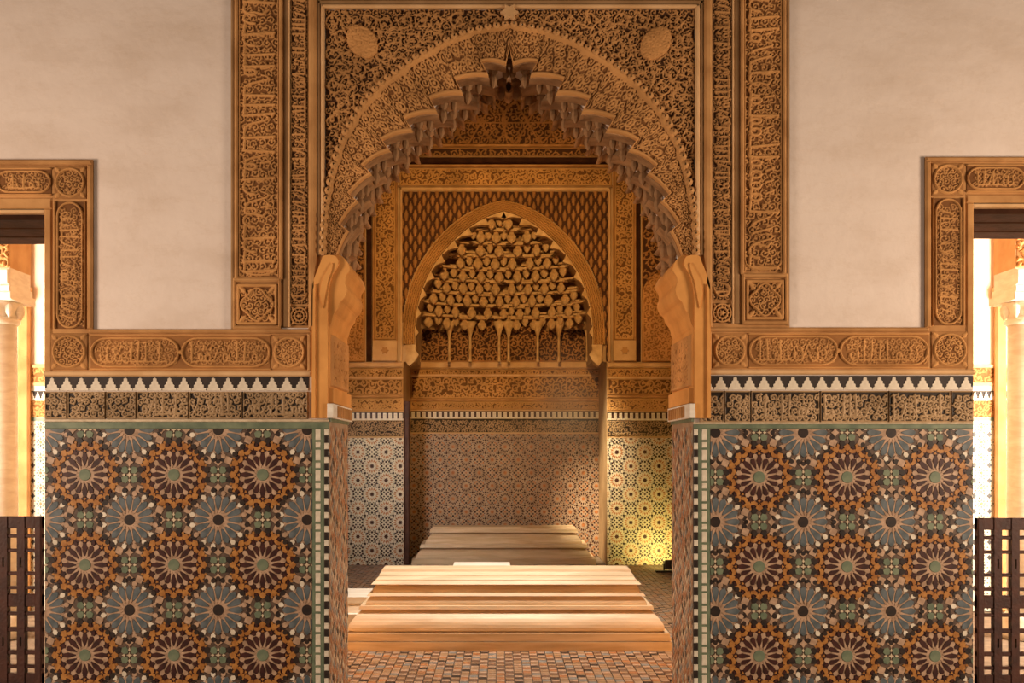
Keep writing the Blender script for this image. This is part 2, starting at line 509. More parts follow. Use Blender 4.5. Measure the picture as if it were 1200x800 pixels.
def resample(pts, n):
    p = np.array(pts, float)
    # Catmull-Rom densify then even spacing
    q = np.vstack([2 * p[0] - p[1], p, 2 * p[-1] - p[-2]])
    out = []
    for i in range(1, len(q) - 2):
        for t in np.linspace(0, 1, 12, endpoint=False):
            out.append(0.5 * ((2 * q[i]) + (-q[i - 1] + q[i + 1]) * t + (2 * q[i - 1] - 5 * q[i] + 4 * q[i + 1] - q[i + 2]) * t * t
                              + (-q[i - 1] + 3 * q[i] - 3 * q[i + 1] + q[i + 2]) * t ** 3))
    out.append(q[-2]); out = np.array(out)
    d = np.concatenate([[0], np.cumsum(np.hypot(*np.diff(out, axis=0).T))])
    s = np.linspace(0, d[-1], n)
    return np.stack([np.interp(s, d, out[:, 0]), np.interp(s, d, out[:, 1])], -1)


# ------------------------------------------------------------------ arch curves (front plane)
AX = 597
in_px = [(396, 300), (399, 261), (408, 234), (420, 206), (437, 180), (460, 154), (491, 129), (527, 101), (562, 76), (597, 58)]
out_px = [(379, 300), (380, 270), (383, 240), (389, 208), (397, 178), (409, 150), (429, 119), (457, 91), (500, 61), (548, 39), (597, 30)]
inL = [(X(a), Z(b)) for a, b in in_px]
outL = [(X(a), Z(b)) for a, b in out_px]
AXM = X(AX)


def mir(p):
    return (2 * AXM - p[0], p[1])


NI = 90
in_half = resample(inL, NI); out_half = resample(outL, NI)
in_full = np.vstack([in_half, [mir(p) for p in in_half[-2::-1]]])
out_full = np.vstack([out_half, [mir(p) for p in out_half[-2::-1]]])

# ------------------------------------------------------------------ structure: front wall
XLJ, XRJ = X(385), X(813)                 # jambs of the passage
XLD, XRD = X(53), X(1140)                 # inner edges of the side doorways
ZLD, ZRD = Z(245), Z(238)
ZT = 5.4
wall = [(-5.2, ZT), (-5.2, 0.0), (X(-160), 0.0), (X(-160), ZLD), (XLD, ZLD), (XLD, 0.0), (XLJ, 0.0), (XLJ, Z(305))]
wall += [tuple(p) for p in in_full]
wall += [(XRJ, Z(305)), (XRJ, 0.0), (XRD, 0.0), (XRD, ZRD), (X(1352), ZRD), (X(1352), 0.0), (5.2, 0.0), (5.2, ZT)]
structure(tri_prism('wall_front', wall, 0.0, YP, M['plaster']))
structure(box('floor', -7.2, 7.2, -9.0, 10.2, -0.12, -0.008, M['grout']))

# chamber shell
structure(box('wall_left', -2.85, -2.6, YP, 9.6, 0, 8.0, M['wallcore']))
structure(box('wall_right', 2.6, 2.85, YP, 9.6, 0, 8.0, M['wallcore']))
structure(box('wall_upper', -2.85, 2.85, YP - 0.3, YP, ZT, 8.0, M['wallcore']))
ceil = [(-2.85, YP), (2.85, YP), (2.85, 9.6), (-2.85, 9.6)]
hole = [(-1.0, 2.2), (1.0, 2.2), (1.0, 4.2), (-1.0, 4.2)]
v = [(x, y, 8.0) for x, y in ceil + hole] + [(x, y, 8.25) for x, y in ceil + hole]
f = []
for i in range(4):
    j = (i + 1) % 4
    f += [(i, 4 + i, 4 + j, j), (8 + i, 8 + j, 12 + j, 12 + i), (i, j, 8 + j, 8 + i), (4 + i, 12 + i, 12 + j, 4 + j)]
structure(mesh('ceiling', v, f, M['wallcore']))


# back wall with its niche opening
nin_px = [(486, 404), (487, 380), (490, 358), (497, 335), (509, 311), (527, 288), (549, 268), (571, 255), (590.5, 248)]
nout_px = [(472, 404), (473, 375), (477, 350), (485, 325), (497, 302), (516, 277), (540, 256), (566, 242), (590.5, 235)]
NAX = X(590.5, DB)


def nm(p):
    return (2 * NAX - p[0], p[1])


nin_h = resample([(X(a, DB), Z(b, DB)) for a, b in nin_px], 50)
nout_h = resample([(X(a, DB), Z(b, DB)) for a, b in nout_px], 50)
nin = np.vstack([nin_h, [nm(p) for p in nin_h[-2::-1]]])
nout = np.vstack([nout_h, [nm(p) for p in nout_h[-2::-1]]])
RXL, RXR = X(473, DB), X(711, DB)
bw = [(-2.6, 8.0), (-2.6, 0), (RXL, 0), (RXL, Z(424, DB)), tuple(nin[0] + np.array([0, -0.22]))] + [tuple(p) for p in nin]
bw += [tuple(nin[-1] + np.array([0, -0.22])), (RXR, Z(424, DB)), (RXR, 0), (2.6, 0), (2.6, 8.0)]
structure(tri_prism('wall_back', bw, YB, YB + 1.3, M['wallcore']))
structure(box('wall_recess', RXL - 0.1, RXR + 0.1, YR, YR + 0.2, 0, 5.6, M['wallcore']))

# ------------------------------------------------------------------ the carved portal on the front wall
RES = 0.0040
portal = thing('carved_portal', 'carved ochre stucco portal framing the big pointed arch, with inscription strips and spandrels', 'portal', (AXM, 0, 0))


def bar(px0, px1, py0, py1, proud, m, parent, name='moulding', d=5.8, y=0.0, ch=0.008):
    return box(name, X(px0, d), X(px1, d), y - proud, y + 0.01, Z(py1, d), Z(py0, d), m, parent, ch)


def carve_rect(name, px0, px1, py0, py1, fn, m, parent, d=5.8, y=-0.010, res=RES, hmax=0.02):
    x0, x1 = X(px0, d), X(px1, d); z0, z1 = Z(py1, d), Z(py0, d)
    cv = Canvas(x1 - x0, z1 - z0, res)
    fn(cv)
    return relief(name, cv, flat_place(x0, x1, z0, z1, y), m, parent, hmax=hmax)


def fn_inscription_v(cv):
    cv.foliage(0.05, 0.008, 0.004)
    m_ = 0.012
    cv.script(0.03, cv.h - 0.02, m_, cv.w - m_, 0.0075, 0.016, axis='z')
    cv.line([(0.006, 0), (0.006, cv.h)], 0.005, 0.012); cv.line([(cv.w - .006, 0), (cv.w - .006, cv.h)], 0.005, 0.012)
    # rounded lower end
    cv.line([(cv.w * .5 + cv.w * .47 * math.cos(a), 0.012 + 0.05 * (1 + math.sin(a))) for a in np.linspace(math.pi, 2 * math.pi, 14)], 0.006, 0.016)


def fn_inscription_v2(cv):
    cv.foliage(0.038, 0.009, 0.0038)
    cv.script(0.05, cv.h - 0.02, 0.008, cv.w - 0.008, 0.0055, 0.018, axis='z', flip=-1)
    zc = cv.w * 0.5 + 0.004
    cv.ring(cv.w / 2, cv.w * .62, cv.w * .42, 0.006, 0.017, a0=math.pi, a1=2 * math.pi)
    cv.line([(0.004, 0), (0.004, cv.h)], 0.004, 0.012); cv.line([(cv.w - .004, 0), (cv.w - .004, cv.h)], 0.004, 0.012)


def fn_square(cv):
    cv.foliage(0.042, 0.009, 0.004, (0.03, cv.w - .03, 0.03, cv.h - .03))
    a, b = cv.w, cv.h
    cv.line([(.014, .014), (a - .014, .014), (a - .014, b - .014), (.014, b - .014), (.014, .014)], 0.010, 0.018)
    cv.line([(a / 2 + a * .34 * math.cos(t) * (1 + .12 * math.cos(4 * t)), b / 2 + b * .34 * math.sin(t) * (1 + .12 * math.cos(4 * t))) for t in np.linspace(0, 2 * math.pi, 40)], 0.006, 0.018)
    for sx in (.1, .9):
        for sz in (.1, .9):
            cv.leaf(a * sx, b * sz, math.atan2(.5 - sz, .5 - sx), 0.05, 0.03, 0.016)


def fn_medallion(cv):
    a, b = cv.w, cv.h
    for k, rr in enumerate((.45, .27)):
        cv.ring(a / 2, b / 2, a * rr, 0.006, 0.017)
    for k in range(12):
        t = k * math.pi / 6
        cv.leaf(a / 2 + a * .26 * math.cos(t), b / 2 + a * .26 * math.sin(t), t, a * .17, a * .09, 0.013)
    for k in range(6):
        t = k * math.pi / 3
        cv.leaf(a / 2, b / 2, t, a * .2, a * .1, 0.016)
    cv.seg((a / 2, b / 2), (a / 2, b / 2), a * .07, a * .07, 0.02)
    for sx in (.08, .92):
        for sz in (.08, .92):
            cv.leaf(a * sx, b * sz, math.atan2(.5 - sz, .5 - sx), 0.02, 0.02, 0.012)


TOPY = -70
for a_, b_ in ((271, 381), (814, 925)):
    tri_prism('backing', [(X(a_), Z(TOPY)), (X(b_), Z(TOPY)), (X(b_), Z(384)), (X(a_), Z(384))], -0.007, 0.0, M['mould'], portal)
# left strips
bar(271, 276, TOPY, 386, 0.014, M['mould_d'], portal)
bar(276, 280, TOPY, 328, 0.034, M['mould'], portal)
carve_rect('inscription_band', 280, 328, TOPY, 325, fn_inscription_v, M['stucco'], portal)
bar(328, 332, TOPY, 328, 0.034, M['mould'], portal)
bar(332, 340, TOPY, 384, 0.016, M['mould_d'], portal)
carve_rect('inscription_band', 341, 362, TOPY, 357, fn_inscription_v2, M['stucco_d'], portal)
bar(339, 341, TOPY, 384, 0.030, M['mould_l'], portal)
bar(362, 372, TOPY, 386, 0.034, M['mould'], portal, ch=0.016)
bar(372, 377, TOPY, 300, 0.020, M['mould_d'], portal)
bar(377, 381, 7, 300, 0.034, M['mould_l'], portal)
o = carve_rect('corner_panel', 277, 327, 332, 382, fn_square, M['stucco'], portal)
bar(274, 277, 329, 385, 0.03, M['mould'], portal); bar(327, 330, 329, 385, 0.03, M['mould'], portal)
bar(274, 330, 326, 331, 0.03, M['mould'], portal); bar(274, 330, 382, 386, 0.03, M['mould'], portal)
carve_rect('rosette_medallion', 341, 362, 359, 382, fn_medallion, M['stucco_d'], portal)
# right strips
bar(920, 925, TOPY, 382, 0.014, M['mould_d'], portal)
bar(916, 920, TOPY, 322, 0.034, M['mould'], portal)
carve_rect('inscription_band', 871, 916, TOPY, 319, fn_inscription_v, M['stucco'], portal)
bar(867, 871, TOPY, 322, 0.034, M['mould'], portal)
bar(859, 867, TOPY, 380, 0.016, M['mould_d'], portal)
carve_rect('inscription_band', 834, 857, TOPY, 352, fn_inscription_v2, M['stucco_d'], portal)
bar(857, 859, TOPY, 380, 0.030, M['mould_l'], portal)
bar(824, 834, TOPY, 384, 0.034, M['mould'], portal, ch=0.016)
bar(819, 824, TOPY, 300, 0.020, M['mould_d'], portal)
bar(814, 819, 7, 300, 0.034, M['mould_l'], portal)
carve_rect('corner_panel', 872, 919, 327, 376, fn_square, M['stucco'], portal)
bar(869, 872, 324, 380, 0.03, M['mould'], portal); bar(919, 922, 324, 380, 0.03, M['mould'], portal)
bar(869, 922, 321, 326, 0.03, M['mould'], portal); bar(869, 922, 376, 381, 0.03, M['mould'], portal)
carve_rect('rosette_medallion', 834, 857, 355, 379, fn_medallion, M['stucco_d'], portal)
# head mouldings above the spandrels
bar(377, 819, 7, 11.5, 0.034, M['mould_l'], portal)
bar(372, 824, 1, 7, 0.020, M['mould_d'], portal)
bar(372, 824, -16, 1, 0.034, M['mould'], portal, ch=0.016)
# spandrels
for side in (0, 1):
    pa, pb = (381, 597) if side == 0 else (597, 814)
    x0, x1 = X(pa), X(pb); z0, z1 = Z(300), Z(11.5)
    cv = Canvas(x1 - x0, z1 - z0, RES)
    cv.foliage(0.046, 0.011, 0.0038)
    cv.foliage(0.105, 0.017, 0.0048)
    xs = x0 + np.arange(cv.nx) * cv.dx; zs = z0 + np.arange(cv.nz) * cv.dz
    of = out_full[np.argsort(out_full[:, 0])]
    zo = np.interp(xs, of[:, 0], of[:, 1], left=-1, right=-1)
    mask = zs[:, None] > zo[None, :] + 0.0
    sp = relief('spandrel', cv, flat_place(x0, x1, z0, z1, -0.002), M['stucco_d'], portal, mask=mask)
    # almond boss
    ax_, az_ = (X(425), Z(50)) if side == 0 else (X(768), Z(52))
    cv = Canvas(0.24, 0.24, 0.005)
    sgn = 1 if side == 0 else -1
    t = np.linspace(0, 1, 20)
    d_ = np.array([0.62 * sgn, -0.78]); n_ = np.array([-d_[1], d_[0]])
    prof_ = [(0.12 + d_[0] * q * 0.095, 0.12 + d_[1] * q * 0.095) for q in np.linspace(-0.55, 0.55, 12)]
    for i_, q in enumerate(np.linspace(-0.55, 0.55, 12)):
        r_ = 0.088 * math.sqrt(max(0.02, 1 - (abs(q) / 0.95) ** 1.3))
        cv.seg(prof_[i_], prof_[i_], r_, r_, 0.012, 0.012)
    msk = cv.a > 0
    fine = Canvas(0.24, 0.24, 0.005); fine.foliage(0.035, 0.006, 0.004)
    cv.a = np.where(msk, cv.a + fine.a, 0)
    relief('almond_boss', cv, flat_place(ax_ - .12, ax_ + .12, az_ - .12, az_ + .12, -0.004), M['stucco_l'], sp, mask=msk, hmax=0.022)


def strip_place(A, B, y):
    """ruled surface between two sampled curves A (v=0) and B (v=1), facing -y"""
    ta = np.linspace(0, 1, len(A)); tb = np.linspace(0, 1, len(B))

    def f(u, v, h):
        ax = np.interp(u, ta, A[:, 0]); az = np.interp(u, ta, A[:, 1])
        bx = np.interp(u, tb, B[:, 0]); bz = np.interp(u, tb, B[:, 1])
        return np.stack([ax + (bx - ax) * v, np.full_like(ax, y) - h, az + (bz - az) * v], -1)
    return f


prism('crown_boss', [(AXM + (.055 if i % 2 == 0 else .034) * math.cos(i * math.pi / 6), Z(17) + (.055 if i % 2 == 0 else .034) * math.sin(i * math.pi / 6)) for i in range(12)], -0.045, 0.0, M['mould_l'], portal, 0.012)
dI = np.concatenate([[0], np.cumsum(np.hypot(*np.diff(in_half, axis=0).T))])


def on_arch(s):
    s = min(max(s, 0), 1) * dI[-1]
    return np.array([np.interp(s, dI, in_half[:, 0]), np.interp(s, dI, in_half[:, 1])])


NU = 9
edges = [i / NU for i in range(NU + 1)]


def unit_drop(k):
    """pendant of the k-th muqarnas unit: (drop, inward reach)"""
    P, Q = on_arch(edges[k]), on_arch(edges[k + 1])
    steep = (Q[1] - P[1]) / (np.linalg.norm(Q - P) + 1e-9)
    drop = 0.085 - 0.045 * max(0, steep - .6) / .4
    inn = 0.035 + 0.02 * steep
    return P, Q, (drop, inn) if k < NU - 1 else (0.10, -0.02)


zig_h = []
for k in range(NU):
    P, Q, (dr_, in_) = unit_drop(k)
    tip = Q + np.array([in_, -dr_])
    for t_ in np.linspace(0, 1, 24, endpoint=False):
        p = P + (tip - P) * (t_ / .84) if t_ < .84 else tip + (Q - tip) * ((t_ - .84) / .16)
        if t_ < .84:
            p = p + np.array([0.0, 0.014 * math.sin(t_ / .84 * math.pi)])
        zig_h.append(p)
zig_h.append(on_arch(1.0))
zig_h = np.array(zig_h)
zig = np.vstack([zig_h, [mir(p) for p in zig_h[-2::-1]]])

ln = float(np.hypot(*np.diff(out_full, axis=0).T).sum()) * 0.93
cv = Canvas(ln, 0.165, RES)
cv.foliage(0.036, 0.008, 0.0036, (0, ln, 0.02, 0.150))
u_ = 0.06
while u_ < ln:
    for v_ in (0.055, 0.118):
        cv.ring(u_ + (.04 if v_ > .1 else 0), v_, 0.018, 0.004, 0.012, 10)
        cv.seg((u_ + (.04 if v_ > .1 else 0), v_), (u_ + (.04 if v_ > .1 else 0), v_), 0.008, 0.008, 0.014)
    u_ += 0.080
cv.line([(0, 0.010), (ln, 0.010)], 0.010, 0.018)
cv.line([(0, 0.155), (ln, 0.155)], 0.012, 0.022)
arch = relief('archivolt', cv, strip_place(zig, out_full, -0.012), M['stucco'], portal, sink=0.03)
# beads along the outer edge of the archivolt
bead_me = None
d_ = np.concatenate([[0], np.cumsum(np.hypot(*np.diff(out_full, axis=0).T))])
nb = 76
for i in range(nb):
    s_ = d_[-1] * (i + 0.5) / nb
    bx, bz = np.interp(s_, d_, out_full[:, 0]), np.interp(s_, d_, out_full[:, 1])
    if bead_me is None:
        vs = []; fs = []
        for k, (r_, y_) in enumerate([(0.0255, 0.0), (0.024, -0.014), (0.017, -0.026), (0.006, -0.032)]):
            vs += [(r_ * math.cos(a), y_, r_ * math.sin(a)) for a in np.linspace(0, 2 * math.pi, 9)[:-1]]
        for k in range(3):
            for j in range(8):
                fs.append((k * 8 + j, (k + 1) * 8 + j, (k + 1) * 8 + (j + 1) % 8, k * 8 + (j + 1) % 8))
        fs.append(tuple(range(24, 32)))
        b_ = mesh('bead', vs, fs, M['mould'], arch, True); bead_me = b_.data
    else:
        b_ = bpy.data.objects.new('bead', bead_me); col.objects.link(b_); b_.parent = arch
    b_.location = (bx - 0.0, -0.012, bz)
    # arch is already offset against the portal's origin

# ------------------------------------------------------------------ door surrounds beside the portal (band turns along the dado)
def cartouche(cv, x0, x1, z0, z1, r, h):
    """closed outline with pointed lobed ends"""
    c = (z0 + z1) / 2; hz = (z1 - z0) / 2; e = hz * 1.1
    pts = []
    for t in np.linspace(0, 1, 7): pts.append((x0 + e * (1 - math.cos(t * math.pi / 2)), c + hz * math.sin(t * math.pi / 2)))
    pts.append((x1 - e, z1))
    for t in np.linspace(0, 1, 7): pts.append((x1 - e * (1 - math.sin(t * math.pi / 2)), c + hz * math.cos(t * math.pi / 2)))
    for t in np.linspace(0, 1, 7): pts.append((x1 - e * (1 - math.cos(t * math.pi / 2)), c - hz * math.sin(t * math.pi / 2)))
    pts.append((x0 + e, z0))
    for t in np.linspace(0, 1, 7): pts.append((x0 + e * (1 - math.sin(t * math.pi / 2)), c - hz * math.cos(t * math.pi / 2)))
    cv.line(pts, r, h)


def fn_band_h(n, pitch=0.040):
    def fn(cv):
        a, b = cv.w, cv.h
        L_ = a / n
        for k in range(n):
            u0, u1 = k * L_ + .01, (k + 1) * L_ - .01
            cv.foliage(pitch, 0.0065, 0.0036, (u0 + .03, u1 - .03, 0.035, b - .03))
            cartouche(cv, u0, u1, 0.022, b - 0.022, 0.006, 0.015)
            cv.script(u0 + .06, u1 - .06, 0.035, b - 0.035, 0.0050, 0.011, axis='x')
            if k:
                cv.seg((k * L_, b / 2), (k * L_, b / 2), .014, .014, 0.014)
        for z_ in (0.006, b - 0.006):
            cv.line([(0, z_), (a, z_)], 0.006, 0.016)
    return fn


def fn_band_v(n):
    def fn(cv):
        t = Canvas(cv.h, cv.w, RES); fn_band_h(n)(t)
        q = t.a.T[::-1]
        H_, W_ = cv.a.shape
        cv.a = q[np.linspace(0, q.shape[0] - 1, H_).astype(int)][:, np.linspace(0, q.shape[1] - 1, W_).astype(int)]
    return fn


def fn_disc(cv):
    a, b = cv.w, cv.h
    cv.foliage(0.038, 0.008, 0.0038)
    xs = np.arange(cv.nx) * cv.dx - a / 2; zs = (np.arange(cv.nz) * cv.dz - b / 2)[:, None]
    cv.a[(xs ** 2 + zs ** 2) > (a * .40) ** 2] = 0.004
    cv.ring(a / 2, b / 2, a * .41, 0.007, 0.017, 36)
    for sx in (.08, .92):
        for sz in (.08, .92):
            cv.leaf(a * sx, b * sz, math.atan2(.5 - sz, .5 - sx), 0.03, 0.03, 0.012)


def slab_(t, L_):
    if L_:
        p = [(-160, 188), (110, 188), (110, 386), (366, 386), (366, 441), (53, 441), (53, 245), (-160, 245)]
    else:
        p = [(1352, 185), (1083, 185), (1083, 384), (828, 384), (828, 439), (1140, 439), (1140, 238), (1352, 238)]
    tri_prism('backing', [(X(a), Z(b)) for a, b in p], -0.007, 0.0, M['mould'], t)


def surround(name, label, side):
    L_ = side == 0
    t = thing(name, label, 'door surround', (X(80 if L_ else 1112), 0, Z(440)), 'stucco door surrounds')
    ms = M['stucco']
    slab_(t, L_)
    if L_:
        xo, xi = 108, 53; top, lint, zb0, zb1 = 190, 245, 387, 440; xe = 365
        q = lambda a: a
        x_out0, x_out1 = 57, 103
        carve_rect('carved_band', -70, 62, 197, 230, fn_band_h(2), ms, t)
        carve_rect('corner_roundel', 64, 103, 195, 234, fn_disc, ms, t)
        carve_rect('carved_band', 64, 102, 236, 386, fn_band_v(1), ms, t)
        carve_rect('corner_roundel', 60, 104, 390, 434, fn_disc, ms, t)
        carve_rect('carved_band', 106, 318, 392, 434, fn_band_h(2), M['stucco_l'], t)
        carve_rect('corner_roundel', 319, 360, 392, 434, fn_disc, M['stucco_l'], t)
        bar(-160, 110, 188, 194, 0.03, M['mould'], t); bar(-160, 62, 232, 245, 0.016, M['mould'], t)
        bar(104, 110, 194, 386, 0.03, M['mould'], t); bar(53, 62, 245, 440, 0.016, M['mould'], t)
        bar(106, 366, 386, 391, 0.03, M['mould'], t); bar(53, 366, 435, 441, 0.03, M['mould_l'], t)
        bar(361, 366, 391, 435, 0.028, M['mould'], t)
    else:
        carve_rect('carved_band', 1131, 1270, 193, 226, fn_band_h(2), ms, t)
        carve_rect('corner_roundel', 1090, 1129, 191, 230, fn_disc, ms, t)
        carve_rect('carved_band', 1091, 1129, 232, 382, fn_band_v(1), ms, t)
        carve_rect('corner_roundel', 1090, 1134, 388, 432, fn_disc, ms, t)
        carve_rect('carved_band', 876, 1088, 390, 432, fn_band_h(2), M['stucco_l'], t)
        carve_rect('corner_roundel', 834, 875, 390, 432, fn_disc, M['stucco_l'], t)
        bar(1083, 1352, 185, 190, 0.03, M['mould'], t); bar(1131, 1352, 228, 238, 0.016, M['mould'], t)
        bar(1083, 1089, 190, 384, 0.03, M['mould'], t); bar(1131, 1140, 238, 438, 0.016, M['mould'], t)
        bar(828, 1087, 384, 389, 0.03, M['mould'], t); bar(828, 1140, 433, 439, 0.03, M['mould_l'], t)
        bar(828, 833, 389, 433, 0.028, M['mould'], t)
    return t


surround('door_surround', 'carved stucco band around the left doorway, turning along the left dado', 0)
surround('door_surround', 'carved stucco band around the right doorway, turning along the right dado', 1)

# cedar lintels of the side doorways
for side, (a, b, z, lab) in enumerate([(-160, 53, 245, 'dark cedar lintel over the left doorway'), (1140, 1352, 238, 'dark cedar lintel over the right doorway')]):
    t = thing('lintel', lab, 'lintel', (X((a + b) / 2), 0.35, Z(z)), 'door lintels')
    x0, x1 = X(a), X(b)
    z1 = Z(z)
    for k, (ya, yb, h) in enumerate([(0.05, 0.26, 0.05), (0.27, 0.48, 0.055), (0.49, 0.69, 0.06)]):
        box('plank', x0, x1, ya, yb, z1 - h, z1 - 0.001, M['beam'], t, 0.006)
    box('fillet', x0, x1, -0.004, 0.045, z1 - 0.022, z1 - 0.002, M['mould_l'], t, 0.004)

# ------------------------------------------------------------------ friezes between surround and dado: merlons over a black carved band
def merlon_poly(cx, z0, wd, h):
    a = [(-.5, 0), (-.5, .16), (-.36, .22), (-.36, .42), (-.24, .48), (-.24, .66), (-.13, .72), (-.13, .90), (0, 1.0)]
    p = [(cx + x * wd, z0 + z * h) for x, z in a]
    p += [(cx - x * wd, z0 + z * h) for x, z in a[-2::-1]]
    return p


def merlon_frieze(label, px0, px1, py0, py1, n, d=5.8, y=0.0, proud=0.008, stuff=False, mground='bed'):
    t = thing('merlon_frieze', label, 'frieze', (X((px0 + px1) / 2, d), y, Z(py1, d)), 'merlon friezes')
    x0, x1 = X(px0, d), X(px1, d); z0, z1 = Z(py1, d), Z(py0, d)
    box('black_ground', x0, x1, y - 0.004, y + 0.01, z0, z1, M[mground], t)
    wd = (x1 - x0) / n
    me = None
    for i in range(n):
        cx = x0 + (i + .5) * wd
        if me is None:
            o = prism('merlon', merlon_poly(0, 0, wd * .96, (z1 - z0) * .93), -proud, 0, M['t_white'], t, 0.002)
            me = o.data; base = -t.location
        else:
            o = bpy.data.objects.new('merlon', me); col.objects.link(o); o.parent = t
        o.location = Vector((cx, y, z0)) - t.location
    return t


def black_band(label, px0, px1, py0, py1, cuts):
    t = thing('inscription_frieze', label, 'frieze', (X((px0 + px1) / 2), 0, Z(py1)), 'black inscription friezes')
    e = [px0] + list(cuts) + [px1]
    for a, b in zip(e[:-1], e[1:]):
        def fn(cv):
            cv.foliage(0.042, 0.009, 0.0048, (0.01, cv.w - .01, 0.012, cv.h - .012))
            if cv.w > 0.25:
                cv.script(.03, cv.w - .03, 0.014, cv.h - .014, 0.0055, 0.012, axis='x')
            cv.line([(.004, .005), (cv.w - .004, .005), (cv.w - .004, cv.h - .005), (.004, cv.h - .005), (.004, .005)], 0.004, 0.010)
        carve_rect('carved_tile', a + .3, b - .3, py0, py1, fn, M['black_carved'], t, res=0.0042, hmax=0.012)
    return t


merlon_frieze('row of white stepped merlons under the left carved band', 53, 362, 441, 457.5, 18)
merlon_frieze('row of white stepped merlons under the right carved band', 819, 1140, 440, 456.5, 19)
black_band('black carved inscription tiles above the left star mosaic', 53, 362, 458.5, 491, (80, 125, 161, 222, 285))
black_band('black carved inscription tiles above the right star mosaic', 819, 1140, 457.5, 495, (848, 879, 960, 1040, 1113))

# ------------------------------------------------------------------ zellige
def clip_poly(p, x0, x1, z0, z1):
    for ax, lim, sg in ((0, x0, 1), (0, x1, -1), (1, z0, 1), (1, z1, -1)):
        out = []
        n = len(p)
        for i in range(n):
            a, b = p[i], p[(i + 1) % n]
            da, db = (a[ax] - lim) * sg, (b[ax] - lim) * sg
            if da >= 0: out.append(a)
            if (da >= 0) != (db >= 0):
                k = da / (da - db)
                out.append((a[0] + (b[0] - a[0]) * k, a[1] + (b[1] - a[1]) * k))
        p = out
        if len(p) < 3: return None
    return p


def poly_area(p):
    return abs(sum(p[i][0] * p[(i + 1) % len(p)][1] - p[(i + 1) % len(p)][0] * p[i][1] for i in range(len(p)))) / 2


def rot(p, a, cx=0, cz=0):
    c, s = math.cos(a), math.sin(a)
    return [(cx + x * c - z * s, cz + x * s + z * c) for x, z in p]


def kite(r0, rm, r1, wd):
    return [(r0, 0), (rm, -wd / 2), (r1, 0), (rm, wd / 2)]


def petal(r0, rm, r1, wd, tip=0.35):
    return [(r0, -wd * .10), (rm, -wd / 2), (r1 - (r1 - rm) * .35, -wd * .40), (r1, 0), (r1 - (r1 - rm) * .35, wd * .40), (rm, wd / 2), (r0, wd * .10)]


def disc(r, n=12):
    return [(r * math.cos(2 * math.pi * i / n), r * math.sin(2 * math.pi * i / n)) for i in range(n)]


def star(r, k=0.55, n=4, off=0.0):
    return [((r if i % 2 == 0 else r * k) * math.cos(off + math.pi * i / n), (r if i % 2 == 0 else r * k) * math.sin(off + math.pi * i / n)) for i in range(2 * n)]


PI = math.pi
# motif lists in units of the lattice pitch a = 104: (name, polygon, material)
def motif_amber():
    L = [('ground_lower', disc(38.0, 32), 't_maroon'), ('ground_upper', disc(24.8, 32), 't_peach'), ('centre_tile', disc(7.2, 16), 't_green')]
    for k in range(16):
        a = k * PI / 8; b = a + PI / 16
        lng = k % 2 == 0
        L.append(('petal_tile', rot(petal(10.2, 19.5, 27.0 if lng else 23.6, 6.4 if lng else 5.9), a), 't_maroon'))
        L.append(('spike', rot(kite(7.8, 11.0, 19.5, 2.9), b), 't_peach'))
        L.append(('small', rot([(19.6, 0), (23.4, -3.4), (26.5, -2.6), (28.2, 0), (26.5, 2.6), (23.4, 3.4)], b), 't_peach'))
        L.append(('small', rot(kite(23.6 if not lng else 26.4, 26.8, 30.2, 4.0), a), 't_orange' if lng else 't_maroon'))
        L.append(('small', rot([(27.8, 0), (29.8, -4.2), (34.0, -4.3), (32.8, 0), (34.0, 4.3), (29.8, 4.2)], b), 't_orange'))
        L.append(('small', rot([(30.4, 0), (32.4, -2.9), (36.6, -4.6), (39.4, 0), (36.6, 4.6), (32.4, 2.9)], a), 't_orange'))
        L.append(('small', rot(kite(33.2, 35.0, 37.6, 3.0), b), 't_maroon'))
        if k % 2 == 0:
            c = rot([(43.6, 0)], k * PI / 8 + PI / 8)[0]
            L.append(('small', rot(star(6.0, .74, 4, PI / 8), 0, *c), 't_peach'))
            for e in (-.15, .15):
                L.append(('small', rot(disc(3.5, 8), 0, *rot([(40.2, 0)], k * PI / 8 + e)[0]), 't_black'))
                L.append(('small', rot(kite(36.5, 38.4, 41.2, 3.6), k * PI / 8 + PI / 8 + e * .72), 't_orange'))
    return L


def motif_blue():
    L = [('ground_upper', rot(disc(28.0, 16), PI / 16), 't_peach'), ('centre_tile', disc(6.6, 16), 't_black')]
    for k in range(16):
        a = k * PI / 8; b = a + PI / 16
        L.append(('petal_tile', rot([(11.2, -.6), (16, -2.5), (23.5, -4.0), (26.5, -3.4), (29.5, 0), (26.5, 3.4), (23.5, 4.0), (16, 2.5), (11.2, .6)], a), 't_blue'))
        L.append(('spike', rot([(7.2, 0), (10.6, -1.6), (14, -1.0), (25.5, -.5), (25.5, .5), (14, 1.0), (10.6, 1.6)], b), 't_peach'))
        L.append(('small', rot([(26.6, 0), (29.4, -2.8), (32.6, -3.0), (34.8, 0), (32.6, 3.0), (29.4, 2.8)], b), 't_white' if k % 3 else 't_peach'))
        L.append(('small', rot(disc(3.1, 8), 0, *rot([(36.4, 0)], a)[0]), 't_black'))
    return L


